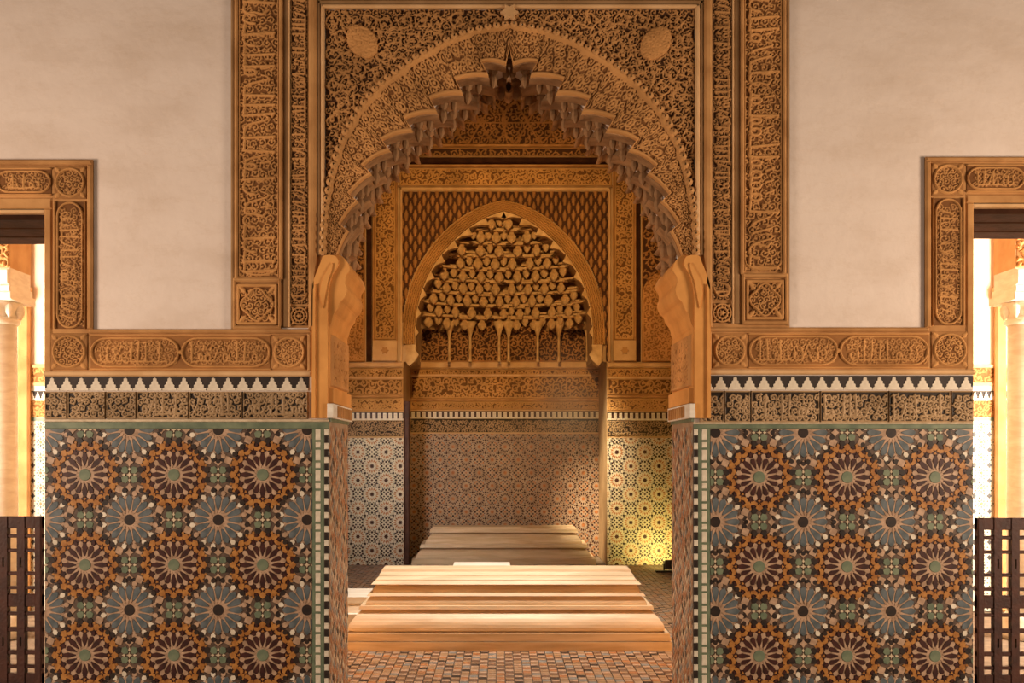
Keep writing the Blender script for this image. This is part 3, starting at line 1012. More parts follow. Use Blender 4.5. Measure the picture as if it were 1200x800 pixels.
def motif_green(along):
    """along: direction (0 or pi/2) of the two neighbouring blue stars"""
    L = [('small', star(3.6, .42, 4, 0), 't_cream')]
    for k in range(4):
        a = k * PI / 2 + PI / 4
        L.append(('small', rot([(2.6, 0), (5.2, -3.9), (9.8, -4.4), (12.4, 0), (9.8, 4.4), (5.2, 3.9)], a), 't_green'))
        L.append(('small', rot(kite(4.2, 6.0, 9.2, 3.0), k * PI / 2), 't_cream'))
        L.append(('small', rot(disc(3.6, 8), 0, *rot([(14.6, 0)], k * PI / 2 + PI / 4 + (.42 if k % 2 == (0 if along == 0 else 1) else -.42))[0]), 't_black'))
    for k in range(2):
        L.append(('small', rot(star(5.4, .58, 4), 0, *rot([(14.4, 0)], along + k * PI)[0]), 't_peach'))
        for e in (-.3, .3):
            L.append(('small', rot(disc(3.3, 8), 0, *rot([(19.0, 0)], along + k * PI + e)[0]), 't_black'))
    return L


def tile_mesh(p, h, k=0.90):
    """bevelled tile lying in xz, face at -h"""
    n = len(p)
    a = sum(p[i][0] * p[(i + 1) % n][1] - p[(i + 1) % n][0] * p[i][1] for i in range(n))
    if a < 0: p = p[::-1]
    cx = sum(q[0] for q in p) / n; cz = sum(q[1] for q in p) / n
    v = [(cx + (q[0] - cx) * k, -h, cz + (q[1] - cz) * k) for q in p] + [(q[0], 0, q[1]) for q in p]
    f = [tuple(range(n))] + [((i + 1) % n, i, n + i, n + (i + 1) % n) for i in range(n)]
    return v, f


class Stuff:
    """small tiles joined per panel, one mesh with several glazes"""
    def __init__(s): s.v = []; s.f = []; s.m = []; s.names = []

    def add(s, v, f, m, off=(0, 0, 0)):
        b = len(s.v)
        s.v += [(x + off[0], y + off[1], z + off[2]) for x, y, z in v]
        s.f += [tuple(i + b for i in q) for q in f]
        if m not in s.names: s.names.append(m)
        s.m += [s.names.index(m)] * len(f)

    def build(s, name, parent):
        me = bpy.data.meshes.new(name); me.from_pydata(s.v, [], s.f); me.update()
        o = link(me, name, None, parent)
        for n in s.names: me.materials.append(M[n])
        me.polygons.foreach_set('material_index', s.m)
        o['kind'] = 'stuff'
        return o


GH = {'ground_lower': 0.0014, 'ground_upper': 0.0024}


def zellige(t, x0, x1, z0, z1, ox, oz, ax, az, y, bed, motifs, parts, zvis, h=0.005, joined='small_tiles'):
    """square lattice of star motifs; motifs: list of (dx, dz, list); parts: names that become objects while they last"""
    box('mortar_bed', x0, x1, y - 0.003, y + 0.004, z0, z1, M[bed], t)
    st = Stuff(); cache = {}
    cand = []
    u = ax / 104.0; uz = az / 104.0
    for i in range(math.floor((x0 - ox) / ax) - 1, math.ceil((x1 - ox) / ax) + 2):
        for j in range(math.floor((oz - z1) / az) - 1, math.ceil((oz - z0) / az) + 2):
            for mi, (dx, dz, ml) in enumerate(motifs):
                cx, cz = ox + (i + dx) * ax, oz - (j + dz) * az
                if cx < x0 - .6 * ax or cx > x1 + .6 * ax or cz < z0 - .6 * az or cz > z1 + .6 * az: continue
                for k, (nm, p, m) in enumerate(ml):
                    q = [(cx + a * u, cz + b * uz) for a, b in p]
                    c = clip_poly(q, x0 + .002, x1 - .002, z0 + .002, z1 - .002)
                    if not c or poly_area(c) < 0.1 * poly_area(q): continue
                    full = len(c) == len(q) and abs(poly_area(c) - poly_area(q)) < 1e-9
                    if nm in parts and cz > zvis:
                        cand.append((-poly_area(c), nm, m, (mi, k) if full else None, c, (cx, cz), [(a * u, b * uz) for a, b in p]))
                    else:
                        v, f = tile_mesh(c, GH[nm] if nm in GH else h + random.uniform(-.0008, .0012), 0.97 if nm in GH else 0.9); st.add(v, f, m, (0, y - .002, 0))
    cand.sort(key=lambda r: r[0])
    for k, (_, nm, m, key, c, (cx, cz), rel) in enumerate(cand):
        if k >= 330:
            v, f = tile_mesh(c, h); st.add(v, f, m, (0, y - .002, 0)); continue
        if key is not None:
            if key not in cache:
                v, f = tile_mesh(rel, h + 0.001)
                me = bpy.data.meshes.new(nm); me.from_pydata(v, [], f); me.update(); me.materials.append(M[m]); cache[key] = me
            o = bpy.data.objects.new(nm, cache[key]); col.objects.link(o); o.parent = t
            o.location = Vector((cx, y - .002 - random.uniform(0, .0012), cz)) - t.location
        else:
            v, f = tile_mesh(c, h)
            mesh(nm, [(a, b + y - .002, d) for a, b, d in v], f, M[m], t)
    return st.build(joined, t)


mot = [(0, 0, motif_amber()), (.5, .5, motif_blue()), (.5, 0, motif_green(PI / 2)), (0, .5, motif_green(0))]
for side in (0, 1):
    L_ = side == 0
    t = thing('zellige_dado', 'star mosaic tile dado on the wall left of the arch' if L_ else 'star mosaic tile dado on the wall right of the arch',
              'tile dado', (X(209 if L_ else 985), 0, 0), 'front zellige dados')
    if L_:
        xa, xb = X(53), X(366); ox, oz = X(100), Z(556); ax, az = 104 / 200, 105.6 / 200
    else:
        xa, xb = X(832), X(1140); ox, oz = X(889.5), Z(559); ax, az = 103 / 200, 104.6 / 200
    ztop = Z(502)
    zellige(t, xa, xb, 0.0, ztop, ox, oz, ax, az, 0.0, 'bed_peach', mot, ('petal_tile', 'centre_tile'), Z(812))
    # cream line and green strip on top
    xe0, xe1 = (X(53), X(385.5)) if L_ else (X(812.5), X(1140))
    box('cream_listel', xe0, xe1, -0.012, 0.005, Z(494.2 if L_ else 497), Z(491.2 if L_ else 494.5), M['t_cream'], t, 0.003)
    box('green_border', xe0, xe1, -0.008, 0.005, ztop, Z(494.2 if L_ else 497), M['t_green'], t, 0.002)
    # vertical border: green / cream column / green / black-and-white checks
    g1 = (366, 369.2) if L_ else (828.8, 832)
    wc = (369.2, 376.4) if L_ else (821.6, 828.8)
    g2 = (376.4, 380) if L_ else (818, 821.6)
    ck = (380, 385.5) if L_ else (812.5, 818)
    box('border_ground', min(X(g2[0]), X(wc[0]), X(g1[0])), max(X(g1[1]), X(g2[1]), X(wc[1])), -0.004, 0.004, 0, ztop, M['t_green'], t)
    box('check_ground', X(ck[0]), X(ck[1]), -0.004, 0.004, 0, ztop, M['bed'], t)
    mes = {}
    zz = ztop - 0.004; k = 0
    while zz > 0.03:
        hh = 0.062 if k % 2 == 0 else 0.032
        if k % 2 not in mes:
            v, f = cbox(-.0145, .0145, -.005, 0, -hh / 2, hh / 2, .003)
            o = mesh('cream_tile', v, f, M['t_white'], t); mes[k % 2] = o.data
        else:
            o = bpy.data.objects.new('cream_tile', mes[k % 2]); col.objects.link(o); o.parent = t
        o.location = Vector(((X(wc[0]) + X(wc[1])) / 2, -0.003, zz - hh / 2)) - t.location
        zz -= hh + 0.013; k += 1
    zz = ztop - 0.003; k = 0
    cm = {}
    while zz > 0.05:
        key = k % 2
        if key not in cm:
            v, f = cbox(-.0125, .0125, -.005, 0, -.0185, .0185, .004)
            o = mesh('check_tile', v, f, M['t_white' if key == 0 else 't_black'], t); cm[key] = o.data
        else:
            o = bpy.data.objects.new('check_tile', cm[key]); col.objects.link(o); o.parent = t
        o.location = Vector(((X(ck[0]) + X(ck[1])) / 2, -0.003, zz - .0185)) - t.location
        zz -= 0.0405; k += 1

# ------------------------------------------------------------------ passage jambs: stucco pier, corbel, capital, mosaic reveal
def side_place(xf, y0, y1, z0, z1, sgn):
    def f(u, v, h):
        return np.stack([xf + sgn * h, y0 + (y1 - y0) * (u if sgn > 0 else 1 - u), z0 + (z1 - z0) * v], -1)
    return f


for side in (0, 1):
    L_ = side == 0
    s = 1 if L_ else -1
    xj = XLJ if L_ else XRJ
    t = thing('jamb_pier', 'ochre stucco pier with corbel under the %s end of the arch' % ('left' if L_ else 'right'), 'pier', (xj, 0.35, Z(492)), 'arch piers')

    def JX(px):   # pixels are given for the left pier and mirrored
        return X(px) if L_ else XRJ + (XLJ - X(px))
    # front face strip of the pier
    pf = resample([(366.5, 346), (368, 332), (373, 318), (377, 308), (380, 301), (389, 300), (396, 303), (397, 312), (391, 322), (387, 334), (385, 348)], 40)
    tri_prism('pier_face', [(JX(366.5), Z(490))] + [(JX(a), Z(b)) for a, b in pf] + [(JX(385), Z(490))], -0.034, 0.0, M['mould_o'], t)
    tri_prism('pier_fillet', [(JX(367), Z(490)), (JX(371), Z(490)), (JX(371), Z(334)), (JX(368.5), Z(340))], -0.048, -0.034, M['mould_o'], t)
    tri_prism('pier_leaf', [(JX(a), Z(b)) for a, b in resample([(376, 345), (379, 330), (385, 318), (391, 309), (390, 318), (386, 330), (383, 345), (380, 362)], 30)], -0.042, -0.034, M['mould_o'], t)
    # corbel swelling into the opening
    prof = [(384, 298), (396, 298), (403, 302), (408, 309), (410, 317), (406, 323), (404.5, 331), (407, 339), (404, 349), (399, 354), (396, 362), (391, 369), (388, 380), (384, 386)]
    tri_prism('corbel', [(JX(a), Z(b)) for a, b in resample(prof, 44)], -0.01, 0.66, M['mould_o'], t)
    # carved reveal panel
    x0, x1 = sorted((xj - s * .001, xj + s * .003))
    box('reveal_ground', x0, x1, -0.002, YP + .002, Z(490), Z(296), M['mould_o'], t)
    cv = Canvas(0.60, Z(390) - Z(452), 0.006); cv.foliage(0.07, 0.010, 0.006)
    cv.line([(.01, .01), (.59, .01), (.59, cv.h - .01), (.01, cv.h - .01), (.01, .01)], .012, .014)
    relief('reveal_panel', cv, side_place(xj + s * .008, 0.05, 0.65, Z(452), Z(390), s), M['stucco_l'], t)
    x0, x1 = sorted((xj - s * .002, xj + s * .03))
    box('reveal_plinth', x0, x1, 0.0, 0.69, Z(472), Z(455), M['mould_o'], t, 0.004)
    x0, x1 = sorted((xj - s * .0, xj + s * .035))
    cap = box('capital_block', x0, x1, -0.05, 0.69, Z(490), Z(473), M['marble_w'], t, 0.004)
    for k in range(8):
        yy = 0.10 + k * 0.072
        xa, xb = sorted((xj + s * .035, xj + s * .042))
        box('flute', xa, xb, yy, yy + 0.036, Z(488.5), Z(475), M['mould'], cap)
    # mosaic reveal below
    tt = thing('reveal_mosaic', 'fine brown mosaic lining the %s side of the passage' % ('left' if L_ else 'right'), 'mosaic', (xj, 0.35, 0), 'passage mosaics')
    x0, x1 = sorted((xj - s * .002, xj + s * .006))
    box('mortar_bed', x0, x1, 0.0, YP, 0, Z(494), M['bed_tan'], tt)
    x0, x1 = sorted((xj - s * .002, xj + s * .014))
    box('green_cap', x0, x1, -0.004, YP + .005, Z(494), Z(490), M['t_green'], tt, 0.003)
    st = Stuff()
    cols_ = ['t_rust', 't_peach', 't_black', 't_cream', 't_peach', 't_grey', 't_rust']
    ny = 22; hz = 0.046; ph = YP / ny
    j = 0; zc = 0.01
    while zc < Z(494) - hz:
        for i in range(ny):
            yc = (i + .5) * ph
            zo = zc + (hz / 2 if i % 2 else 0)
            p = [(yc - ph * .46, zo), (yc, zo - hz * .46), (yc + ph * .46, zo), (yc, zo + hz * .46)]
            k = .85
            v = [(xj + s * .0085, yc + (a - yc) * k, zo + (b - zo) * k) for a, b in p] + [(xj + s * .006, a, b) for a, b in p]
            f = [(0, 1, 2, 3)] + [((q + 1) % 4, q, 4 + q, 4 + (q + 1) % 4) for q in range(4)]
            st.add(v, f, cols_[(i * 3 + j * 5 + (i * j) % 4) % 7])
        zc += hz; j += 1
    st.build('mosaic_tiles', tt)

# ------------------------------------------------------------------ muqarnas lining of the arch
mq = thing('muqarnas_arch', 'fringe of carved muqarnas cells hanging under the big arch', 'muqarnas', (AXM, 0.35, Z(300)))
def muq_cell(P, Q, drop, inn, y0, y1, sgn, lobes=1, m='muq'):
    """cell between arch points P (lower) and Q (upper), pendant tip close to Q; bulging face, tapering inwards"""
    tip = Q + np.array([inn, -drop])
    n = 7
    pts = []
    for i in range(n + 1):                  # scalloped rising edge P -> tip
        t = i / n
        b = P + (tip - P) * t
        nrm = np.array([(tip - P)[1], -(tip - P)[0]]); nrm /= np.linalg.norm(nrm) + 1e-9
        sc = abs(math.sin(t * math.pi * lobes)) * 0.016 - 0.026 * math.sin(t * math.pi)
        pts.append(b + nrm * sc)
    for t in (0.3, 0.62, 0.88, 1.0):        # concave hollow tip -> Q
        b = tip + (Q - tip) * t
        pts.append(b + np.array([-0.02 * math.sin(t * math.pi), 0.012 * math.sin(t * math.pi)]))
    up = np.array([-0.012, 0.03])
    pts.append(Q + up); pts.append(P + up)
    if sgn < 0: pts = [np.array(mir(p)) for p in pts]
    pts = [(float(p[0]), float(p[1])) for p in pts]
    return tri_prism('muqarnas_cell', pts, y0, y1, M[m], mq)


_p = [(0.004, 0.0), (0.016, 0.012), (0.026, 0.036), (0.024, 0.06), (0.014, 0.08), (0.03, 0.10), (0.036, 0.15)]
_v = [(r * math.cos(a + .39), r * math.sin(a + .39), z) for r, z in _p for a in np.linspace(0, 2 * PI, 9)[:-1]]
_f = [(k * 8 + i, k * 8 + (i + 1) % 8, (k + 1) * 8 + (i + 1) % 8, (k + 1) * 8 + i) for k in range(len(_p) - 1) for i in range(8)] + [tuple(range(7, -1, -1))]
hang_bud = bpy.data.meshes.new('hanging_bud'); hang_bud.from_pydata(_v, [], _f); hang_bud.update(); hang_bud.materials.append(M['muq'])
for sg in (1, -1):
    for k in range(NU):
        P, Q, (drop, inn) = unit_drop(k)
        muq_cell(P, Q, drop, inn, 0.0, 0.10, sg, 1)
        if k == NU - 1: inn = 0.0
        # middle row, shifted by half a cell and hanging lower
        P2, Q2 = on_arch(edges[k] - .5 / NU), on_arch(edges[k] + .5 / NU)
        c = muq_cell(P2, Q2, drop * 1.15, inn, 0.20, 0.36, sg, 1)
        for hf in (0, .5):
            P3, Q3 = on_arch(edges[k] + hf / NU), on_arch(edges[k] + (hf + .5) / NU)
            muq_cell(P3, Q3, drop * .75, inn * .7, 0.46 + .04 * (hf > 0), 0.69, sg, 2)
        # small hanging buds between the rows
        for (yy, ss, sc) in ((0.15, edges[k] + .30 / NU, 1.0), (0.15, edges[k] + .75 / NU, .85), (0.41, edges[k] + .12 / NU, .9), (0.41, edges[k] + .60 / NU, 1.05)):
            c0 = on_arch(ss)
            if sg < 0: c0 = np.array(mir(c0))
            o = bpy.data.objects.new('hanging_bud', None if False else hang_bud); col.objects.link(o); o.parent = mq
            o.location = Vector((c0[0] + sg * .02, yy, c0[1] - .115 * sc)) - mq.location
            o.scale = (sc, sc, sc)


# ------------------------------------------------------------------ chamber floor: small glazed tiles laid in rows
fl = thing('tile_floor', 'mosaic floor of small brown, cream and dark tiles inside the chamber', 'tile floor', (0, 0.7, 0))
pit = 0.064
near = []
st = Stuff()
fm = {}
for j in range(int((YB - 0.0) / pit)):
    for i in range(-40, 41):
        xc, yc = i * pit, 0.02 + (j + .5) * pit
        if yc < YP and not (XLJ + .04 < xc < XRJ - .04): continue
        if abs(xc) > 2.57: continue
        k = (i + j) % 2
        if k == 0: m = 't_peach' if (i // 2 + j) % 3 else 't_tan'
        else: m = ('t_brown', 't_rust', 't_grey', 't_brown', 't_black', 't_tan')[(i * 2 + j * 3 + (i * j) // 7) % 6]
        d = yc - CAMY
        py = PY + CAMZ * F / d
        vis = py < 803 and 1.05 < yc < 2.15 and abs(xc) < 1.35
        if vis: near.append((yc, xc, m))
        else: 
            v = [(-.028, -.028, .004), (.028, -.028, .004), (.028, .028, .004), (-.028, .028, .004), (-.0305, -.0305, -.006), (.0305, -.0305, -.006), (.0305, .0305, -.006), (-.0305, .0305, -.006)]
            f = [(0, 1, 2, 3), (0, 4, 5, 1), (1, 5, 6, 2), (2, 6, 7, 3), (3, 7, 4, 0)]
            st.add(v, f, m, (xc, yc, random.uniform(-.0006, .0006)))
near.sort()
for k, (yc, xc, m) in enumerate(near):
    v = [(-.028, -.028, .004), (.028, -.028, .004), (.028, .028, .004), (-.028, .028, .004), (-.0305, -.0305, -.006), (.0305, -.0305, -.006), (.0305, .0305, -.006), (-.0305, .0305, -.006)]
    f = [(0, 1, 2, 3), (0, 4, 5, 1), (1, 5, 6, 2), (2, 6, 7, 3), (3, 7, 4, 0)]
    if k < 300:
        if m not in fm:
            me = bpy.data.meshes.new('floor_tile'); me.from_pydata(v, [], f); me.update(); me.materials.append(M[m]); fm[m] = me
        o = bpy.data.objects.new('floor_tile', fm[m]); col.objects.link(o); o.parent = fl
        o.location = Vector((xc, yc, random.uniform(-.0006, .0006))) - fl.location
    else:
        st.add(v, f, m, (xc, yc, 0))
st.build('small_floor_tiles', fl)

# ------------------------------------------------------------------ tombs
def tomb(label, cx, cy, tiers, m, group='stepped marble tombs'):
    """tiers: (name, z0, z1, L0, L1, D0, D1, curve); half lengths and half depths at bottom and top, curve<0 hollow"""
    t = thing('marble_tomb', label, 'tomb', (cx, cy, 0.0), group)
    for (nm, z0, z1, L0, L1, D0, D1, cu) in tiers:
        n = 1 if cu == 0 else 7
        v = []; f = []
        for k in range(n + 1):
            q = k / n
            e = q if cu == 0 else (1 - (1 - q) ** 2 if cu < 0 else q ** 2)
            Lx = L0 + (L1 - L0) * e; Dx = D0 + (D1 - D0) * e; z = z0 + (z1 - z0) * q
            v += [(cx - Lx, cy - Dx, z), (cx + Lx, cy - Dx, z), (cx + Lx, cy + Dx, z), (cx - Lx, cy + Dx, z)]
        for k in range(n):
            for i in range(4):
                j = (i + 1) % 4
                f.append((4 * k + i, 4 * k + j, 4 * k + 4 + j, 4 * k + 4 + i))
        f.append((3, 2, 1, 0)); f.append((4 * n, 4 * n + 1, 4 * n + 2, 4 * n + 3))
        mesh(nm, v, f, m, t)
    return t


TX = X(593.5, 7.97)
tomb('large stepped honey marble tomb on the mosaic floor, nearest the arch', TX, 2.17 + 0.56, [
    ('plinth', 0.000, 0.074, 1.335, 1.335, 0.560, 0.560, 0),
    ('plinth', 0.080, 0.140, 1.325, 1.318, 0.550, 0.543, 0),
    ('fillet', 0.138, 0.158, 1.25, 1.25, 0.47, 0.47, 0),
    ('hollow_moulding', 0.158, 0.315, 1.285, 1.165, 0.515, 0.375, 1),
    ('fillet', 0.315, 0.342, 1.21, 1.20, 0.425, 0.415, 0),
    ('step', 0.342, 0.415, 1.160, 1.115, 0.375, 0.320, 1),
    ('fillet', 0.415, 0.437, 1.152, 1.135, 0.36, 0.34, 0),
    ('step', 0.437, 0.505, 1.110, 1.080, 0.315, 0.265, 1),
    ('fillet', 0.505, 0.530, 1.125, 1.095, 0.315, 0.27, 0),
    ('slope', 0.530, 0.566, 1.085, 1.065, 0.265, 0.19, 1),
    ('slope', 0.566, 0.590, 1.072, 1.058, 0.200, 0.15, 0),
    ('top_slab', 0.590, 0.612, 1.058, 1.050, 0.140, 0.125, 0)], M['marble'])
FX = X(590.5, 14.1)
tomb('smaller stepped marble tomb lying in the far recess', FX, YB + 0.49, [
    ('plinth', 0.000, 0.085, 1.315, 1.31, 0.470, 0.46, 0),
    ('step', 0.085, 0.235, 1.26, 1.14, 0.42, 0.30, 1),
    ('fillet', 0.235, 0.285, 1.205, 1.195, 0.385, 0.37, 0),
    ('step', 0.285, 0.445, 1.13, 1.00, 0.32, 0.20, 1),
    ('fillet', 0.445, 0.490, 1.07, 1.06, 0.28, 0.27, 0),
    ('top_slab', 0.485, 0.520, 1.05, 1.03, 0.22, 0.19, 0)], M['marble'])
tomb('low white marble grave between the two stepped tombs', X(564.5, 10.0), 4.25, [
    ('plinth', 0.0, 0.12, 0.40, 0.39, 0.30, 0.29, 0),
    ('step', 0.12, 0.40, 0.33, 0.30, 0.22, 0.19, -1),
    ('top_slab', 0.40, 0.470, 0.29, 0.285, 0.17, 0.165, 0)], M['marble_w'])
tomb('small pale stepped grave peeping out beside the left pier', X(402, 9.5), 3.74, [
    ('plinth', 0.0, 0.105, 0.50, 0.50, 0.40, 0.40, 0),
    ('step', 0.105, 0.165, 0.40, 0.38, 0.31, 0.30, 0),
    ('step', 0.165, 0.21, 0.37, 0.40, 0.27, 0.29, 0),
    ('top_slab', 0.21, 0.25, 0.41, 0.41, 0.30, 0.30, 0)], M['marble_w'])

# ------------------------------------------------------------------ wooden screens in the side doorways
def gate(label, px0, px1, pytop, mirror):
    y0, y1 = 0.10, 0.145
    d = 5.8 + y0
    gx = lambda p: X(p, d)
    t = thing('wooden_screen', label, 'wooden screen', (gx((px0 + px1) / 2), y0, 0), 'doorway screens')
    ztop = Z(pytop, d)
    e = px1 if not mirror else px0
    sg = -1 if not mirror else 1
    # stiles: outer one 8 px, then 11 px openings with 9 px stiles
    edges = [(0, 8)]
    p = 8
    while p < abs(px1 - px0) - 22:
        edges.append((p + 11.5, p + 20.5)); p += 20.5
    for a, b in edges:
        xa, xb = sorted((gx(e + sg * a), gx(e + sg * b)))
        if a == 0:
            box('stile', xa, xb, y0, y1, 0.02, ztop, M['wood'], t, 0.006); continue
        v = []; f = []          # inner stiles are pierced by two narrow slots
        zs_ = [0.02, Z(757 + pytop - 605, d), Z(746 + pytop - 605, d), Z(664 + pytop - 605, d), Z(653 + pytop - 605, d), ztop]
        g0, g1 = xa + (xb - xa) * .38, xa + (xb - xa) * .62
        for q in [(xa, g0, 0.02, ztop), (g1, xb, 0.02, ztop)] + [(g0, g1, zs_[k], zs_[k + 1]) for k in (0, 2, 4)]:
            v_, f_ = cbox(q[0], q[1], y0, y1, q[2], q[3])
            f += [tuple(i_ + len(v) for i_ in ff_) for ff_ in f_]; v += v_
        mesh('stile', v, f, M['wood'], t)
    L0, L1 = sorted((gx(e), gx(e + sg * (edges[-1][1]))))
    off = pytop - 605
    for a, b in [(605, 619), (626, 630), (643, 647), (670, 674), (687, 690.5), (696, 711), (717, 721), (735, 740), (762, 767), (779, 783), (789, 806), (812, 816), (826, 840)]:
        yy = 0.006
        box('rail', L0, L1, y0 + yy, y1 - yy, Z(b + off, d), Z(a + off, d), M['wood'], t, 0.004)
    return t


gate('dark openwork wooden screen across the left doorway', -150, 48, 605, False)
gate('dark openwork wooden screen across the right doorway', 1146, 1344, 607, True)

# ------------------------------------------------------------------ the two side rooms
DS = 10.0; YS = DS + CAMY
for side in (0, 1):
    L_ = side == 0
    s = -1 if L_ else 1
    nm = 'left' if L_ else 'right'
    xa, xb = (-7.0, -2.85) if L_ else (2.85, 7.0)
    structure(box('wall_side_back', xa, xb, YS, YS + 0.25, 0, 5.2, M['side_wall']))
    structure(box('wall_side_end', *((-7.2, -7.0) if L_ else (7.0, 7.2)), YP, YS, 0, 5.2, M['side_wall']))
    structure(box('ceiling_side', xa, xb, YP, YS, 5.2, 5.35, M['side_wall']))
    # dado on the back wall of the side room
    wx = (lambda p: X(p, DS)) if L_ else (lambda p: -X(1200 - p - 15 * 0, DS) - 2 * 0.0)
    t = thing('side_room_dado', 'sunlit tile dado on the wall seen through the %s doorway' % nm, 'tile dado', ((xa + xb) / 2, YS, 0), 'side room dados')
    x0, x1 = (X(-60, DS), X(62, DS)) if L_ else (X(1132, DS), X(1250, DS))
    zD = lambda p: Z(p, DS)
    def fnS(cv): 
        cv.foliage(0.09, 0.012, 0.008)
    carve_rect('carved_frieze', *( (-60, 62) if L_ else (1132, 1250)), 430, 448, fnS, M['stucco_l'], t, DS, YS - .006, 0.009)
    box('listel', x0, x1, YS - .03, YS, zD(431), zD(427), M['mould_l'], t, .006)
    box('listel', x0, x1, YS - .02, YS, zD(452), zD(448), M['mould_l'], t, .006)
    box('black_ground', x0, x1, YS - .006, YS, zD(468), zD(458), M['bed'], t)
    box('white_listel', x0, x1, YS - .008, YS, zD(458), zD(452), M['t_white'], t)
    nmer = 18
    me = None
    for i in range(nmer):
        wdt = (x1 - x0) / nmer
        poly = merlon_poly(0, 0, wdt * .95, zD(459) - zD(468))
        if me is None:
            o = prism('merlon', poly, -.01, 0, M['t_white'], t); me = o.data
        else:
            o = bpy.data.objects.new('merlon', me); col.objects.link(o); o.parent = t
        o.location = Vector((x0 + (i + .5) * wdt, YS - .006, zD(468))) - t.location
    def fnK(cv): cv.foliage(0.07, 0.010, 0.007)
    carve_rect('carved_frieze', *((-60, 62) if L_ else (1132, 1250)), 469, 489, fnK, M['stucco_l'], t, DS, YS - .006, 0.009)
    box('green_border', x0, x1, YS - .008, YS, zD(493), zD(489), M['t_green'], t)
    # small star lattice
    sm = []
    for k in range(8):
        a = k * PI / 4
        sm.append(('small', rot(kite(12, 22, 34, 14), a), ('t_blue', 't_green')[k % 2]))
        sm.append(('small', rot(kite(36, 43, 50, 12), a + PI / 8), 't_rust' if k % 2 else 't_black'))
    sm.append(('small', star(12, .6, 8), 't_orange'))
    sm2 = [('small', star(20, .6, 4), 't_black')]
    zellige(t, x0, x1, 0.0, zD(493), x0, zD(500), 0.155, 0.155, YS - .004, 'bed_cream', [(0, 0, sm), (.5, .5, sm2)], (), 0)
    # column with capital and carved impost
    cx = X(-2, 8.6) if L_ else X(1203, 8.6); cy = 2.8
    r = 0.155
    c = thing('marble_column', 'white marble column with carved impost in the %s doorway' % nm, 'column', (cx, cy, 0), 'side room columns')
    zc = lambda p: Z(p, 8.6)
    lathe('base', [(r * 1.5, 0.0), (r * 1.5, .10), (r * 1.35, .12), (r * 1.38, .17), (r * 1.1, .20), (r, .22)], cx, cy, M['marble_w'], c)
    lathe('shaft', [(r, .22), (r * 1.02, 1.0), (r * .97, zc(380))], cx, cy, M['marble_w'], c, 28)
    lathe('necking', [(r * 1.0, zc(381)), (r * 1.14, zc(379)), (r * 1.14, zc(375)), (r * .98, zc(373))], cx, cy, M['marble_w'], c, 28)
    lathe('capital', [(r * .98, zc(374)), (r * 1.05, zc(366)), (r * 1.28, zc(358)), (r * 1.22, zc(354))], cx, cy, M['marble_w'], c, 28)
    for k in range(10):
        a = 2 * PI * k / 10
        lx, ly = cx + r * 1.16 * math.cos(a), cy + r * 1.16 * math.sin(a)
        lathe('leaf', [(.004, zc(374)), (.03, zc(368)), (.036, zc(361)), (.012, zc(355))], lx, ly, M['marble_w'], c, 6)
    box('abacus', cx - r * 1.42, cx + r * 1.42, cy - r * 1.42, cy + r * 1.42, zc(355), zc(346), M['marble_w'], c, .01)
    box('abacus', cx - r * 1.30, cx + r * 1.30, cy - r * 1.30, cy + r * 1.30, zc(346), zc(338), M['marble_w'], c, .01)
    hw = r * 1.22
    im = box('impost', cx - hw, cx + hw, cy - hw, cy + hw, zc(338), zc(318), M['marble_w'], c, .02)
    blk = box('arch_block', cx - hw * 1.02, cx + hw * 1.02, cy - hw * .98, cy + hw * .98, zc(318), 4.6, M['mould_l'], c)
    cv = Canvas(hw * 2.04, 4.6 - zc(318), 0.008); cv.foliage(0.10, 0.02, 0.009)
    relief('carved_face', cv, flat_place(cx - hw * 1.02, cx + hw * 1.02, zc(318), 4.6, cy - hw * .98 - .004), M['stucco_l'], c)
    # pilaster strip behind the column
    px_ = (24, 38) if L_ else (1163, 1176)
    q = thing('pilaster_strip', 'brown moulded strip on the wall beyond the %s doorway' % nm, 'pilaster', (X(sum(px_) / 2, DS), YS, 0), 'side room pilasters')
    box('shaft', X(px_[0], DS), X(px_[1], DS), YS - .075, YS - .031, 0, 5.2, M['mould'], q, .02)
    box('cap', X(px_[0] - 2, DS), X(px_[1] + 2, DS), YS - .11, YS - .031, zD(352), zD(338), M['mould_l'], q, .02)

# ------------------------------------------------------------------ chamber back wall
D = DB


def bx_(name, a, b, p, q, proud, m, parent, y=None, d=None, ch=0.008, back=0.004):
    d = d or DB; y = YB if y is None else y
    return box(name, X(a, d), X(b, d), y - proud, y + back, Z(q, d), Z(p, d), m, parent, ch)


def fine(pitch, h=0.016, r=0.0075):
    def fn(cv):
        cv.foliage(pitch * 1.25, h, r)
        a, b = cv.w, cv.h
        cv.line([(.01, .01), (a - .01, .01), (a - .01, b - .01), (.01, b - .01), (.01, .01)], .012, h)
    return fn


def lozenges(px, pz, h=0.03):
    """sebka: rows of pointed lozenge leaves"""
    def fn(cv):
        j = 0; z = 0
        while z < cv.h + pz:
            x = px * (.5 * (j % 2))
            while x < cv.w + px:
                cv.leaf(x, z - pz * .27, PI / 2, pz * .56, px * .50, h)
                cv.seg((x, z - pz * .36), (x, z - pz * .36), px * .13, px * .13, h * .8)
                x += px
            z += pz * .5; j += 1
    return fn


BR = 0.0105
# muqarnas niche
ni = thing('muqarnas_niche', 'far niche with a pointed arch filled with tiers of honeycomb muqarnas', 'niche', (NAX, YB, Z(424, DB)))
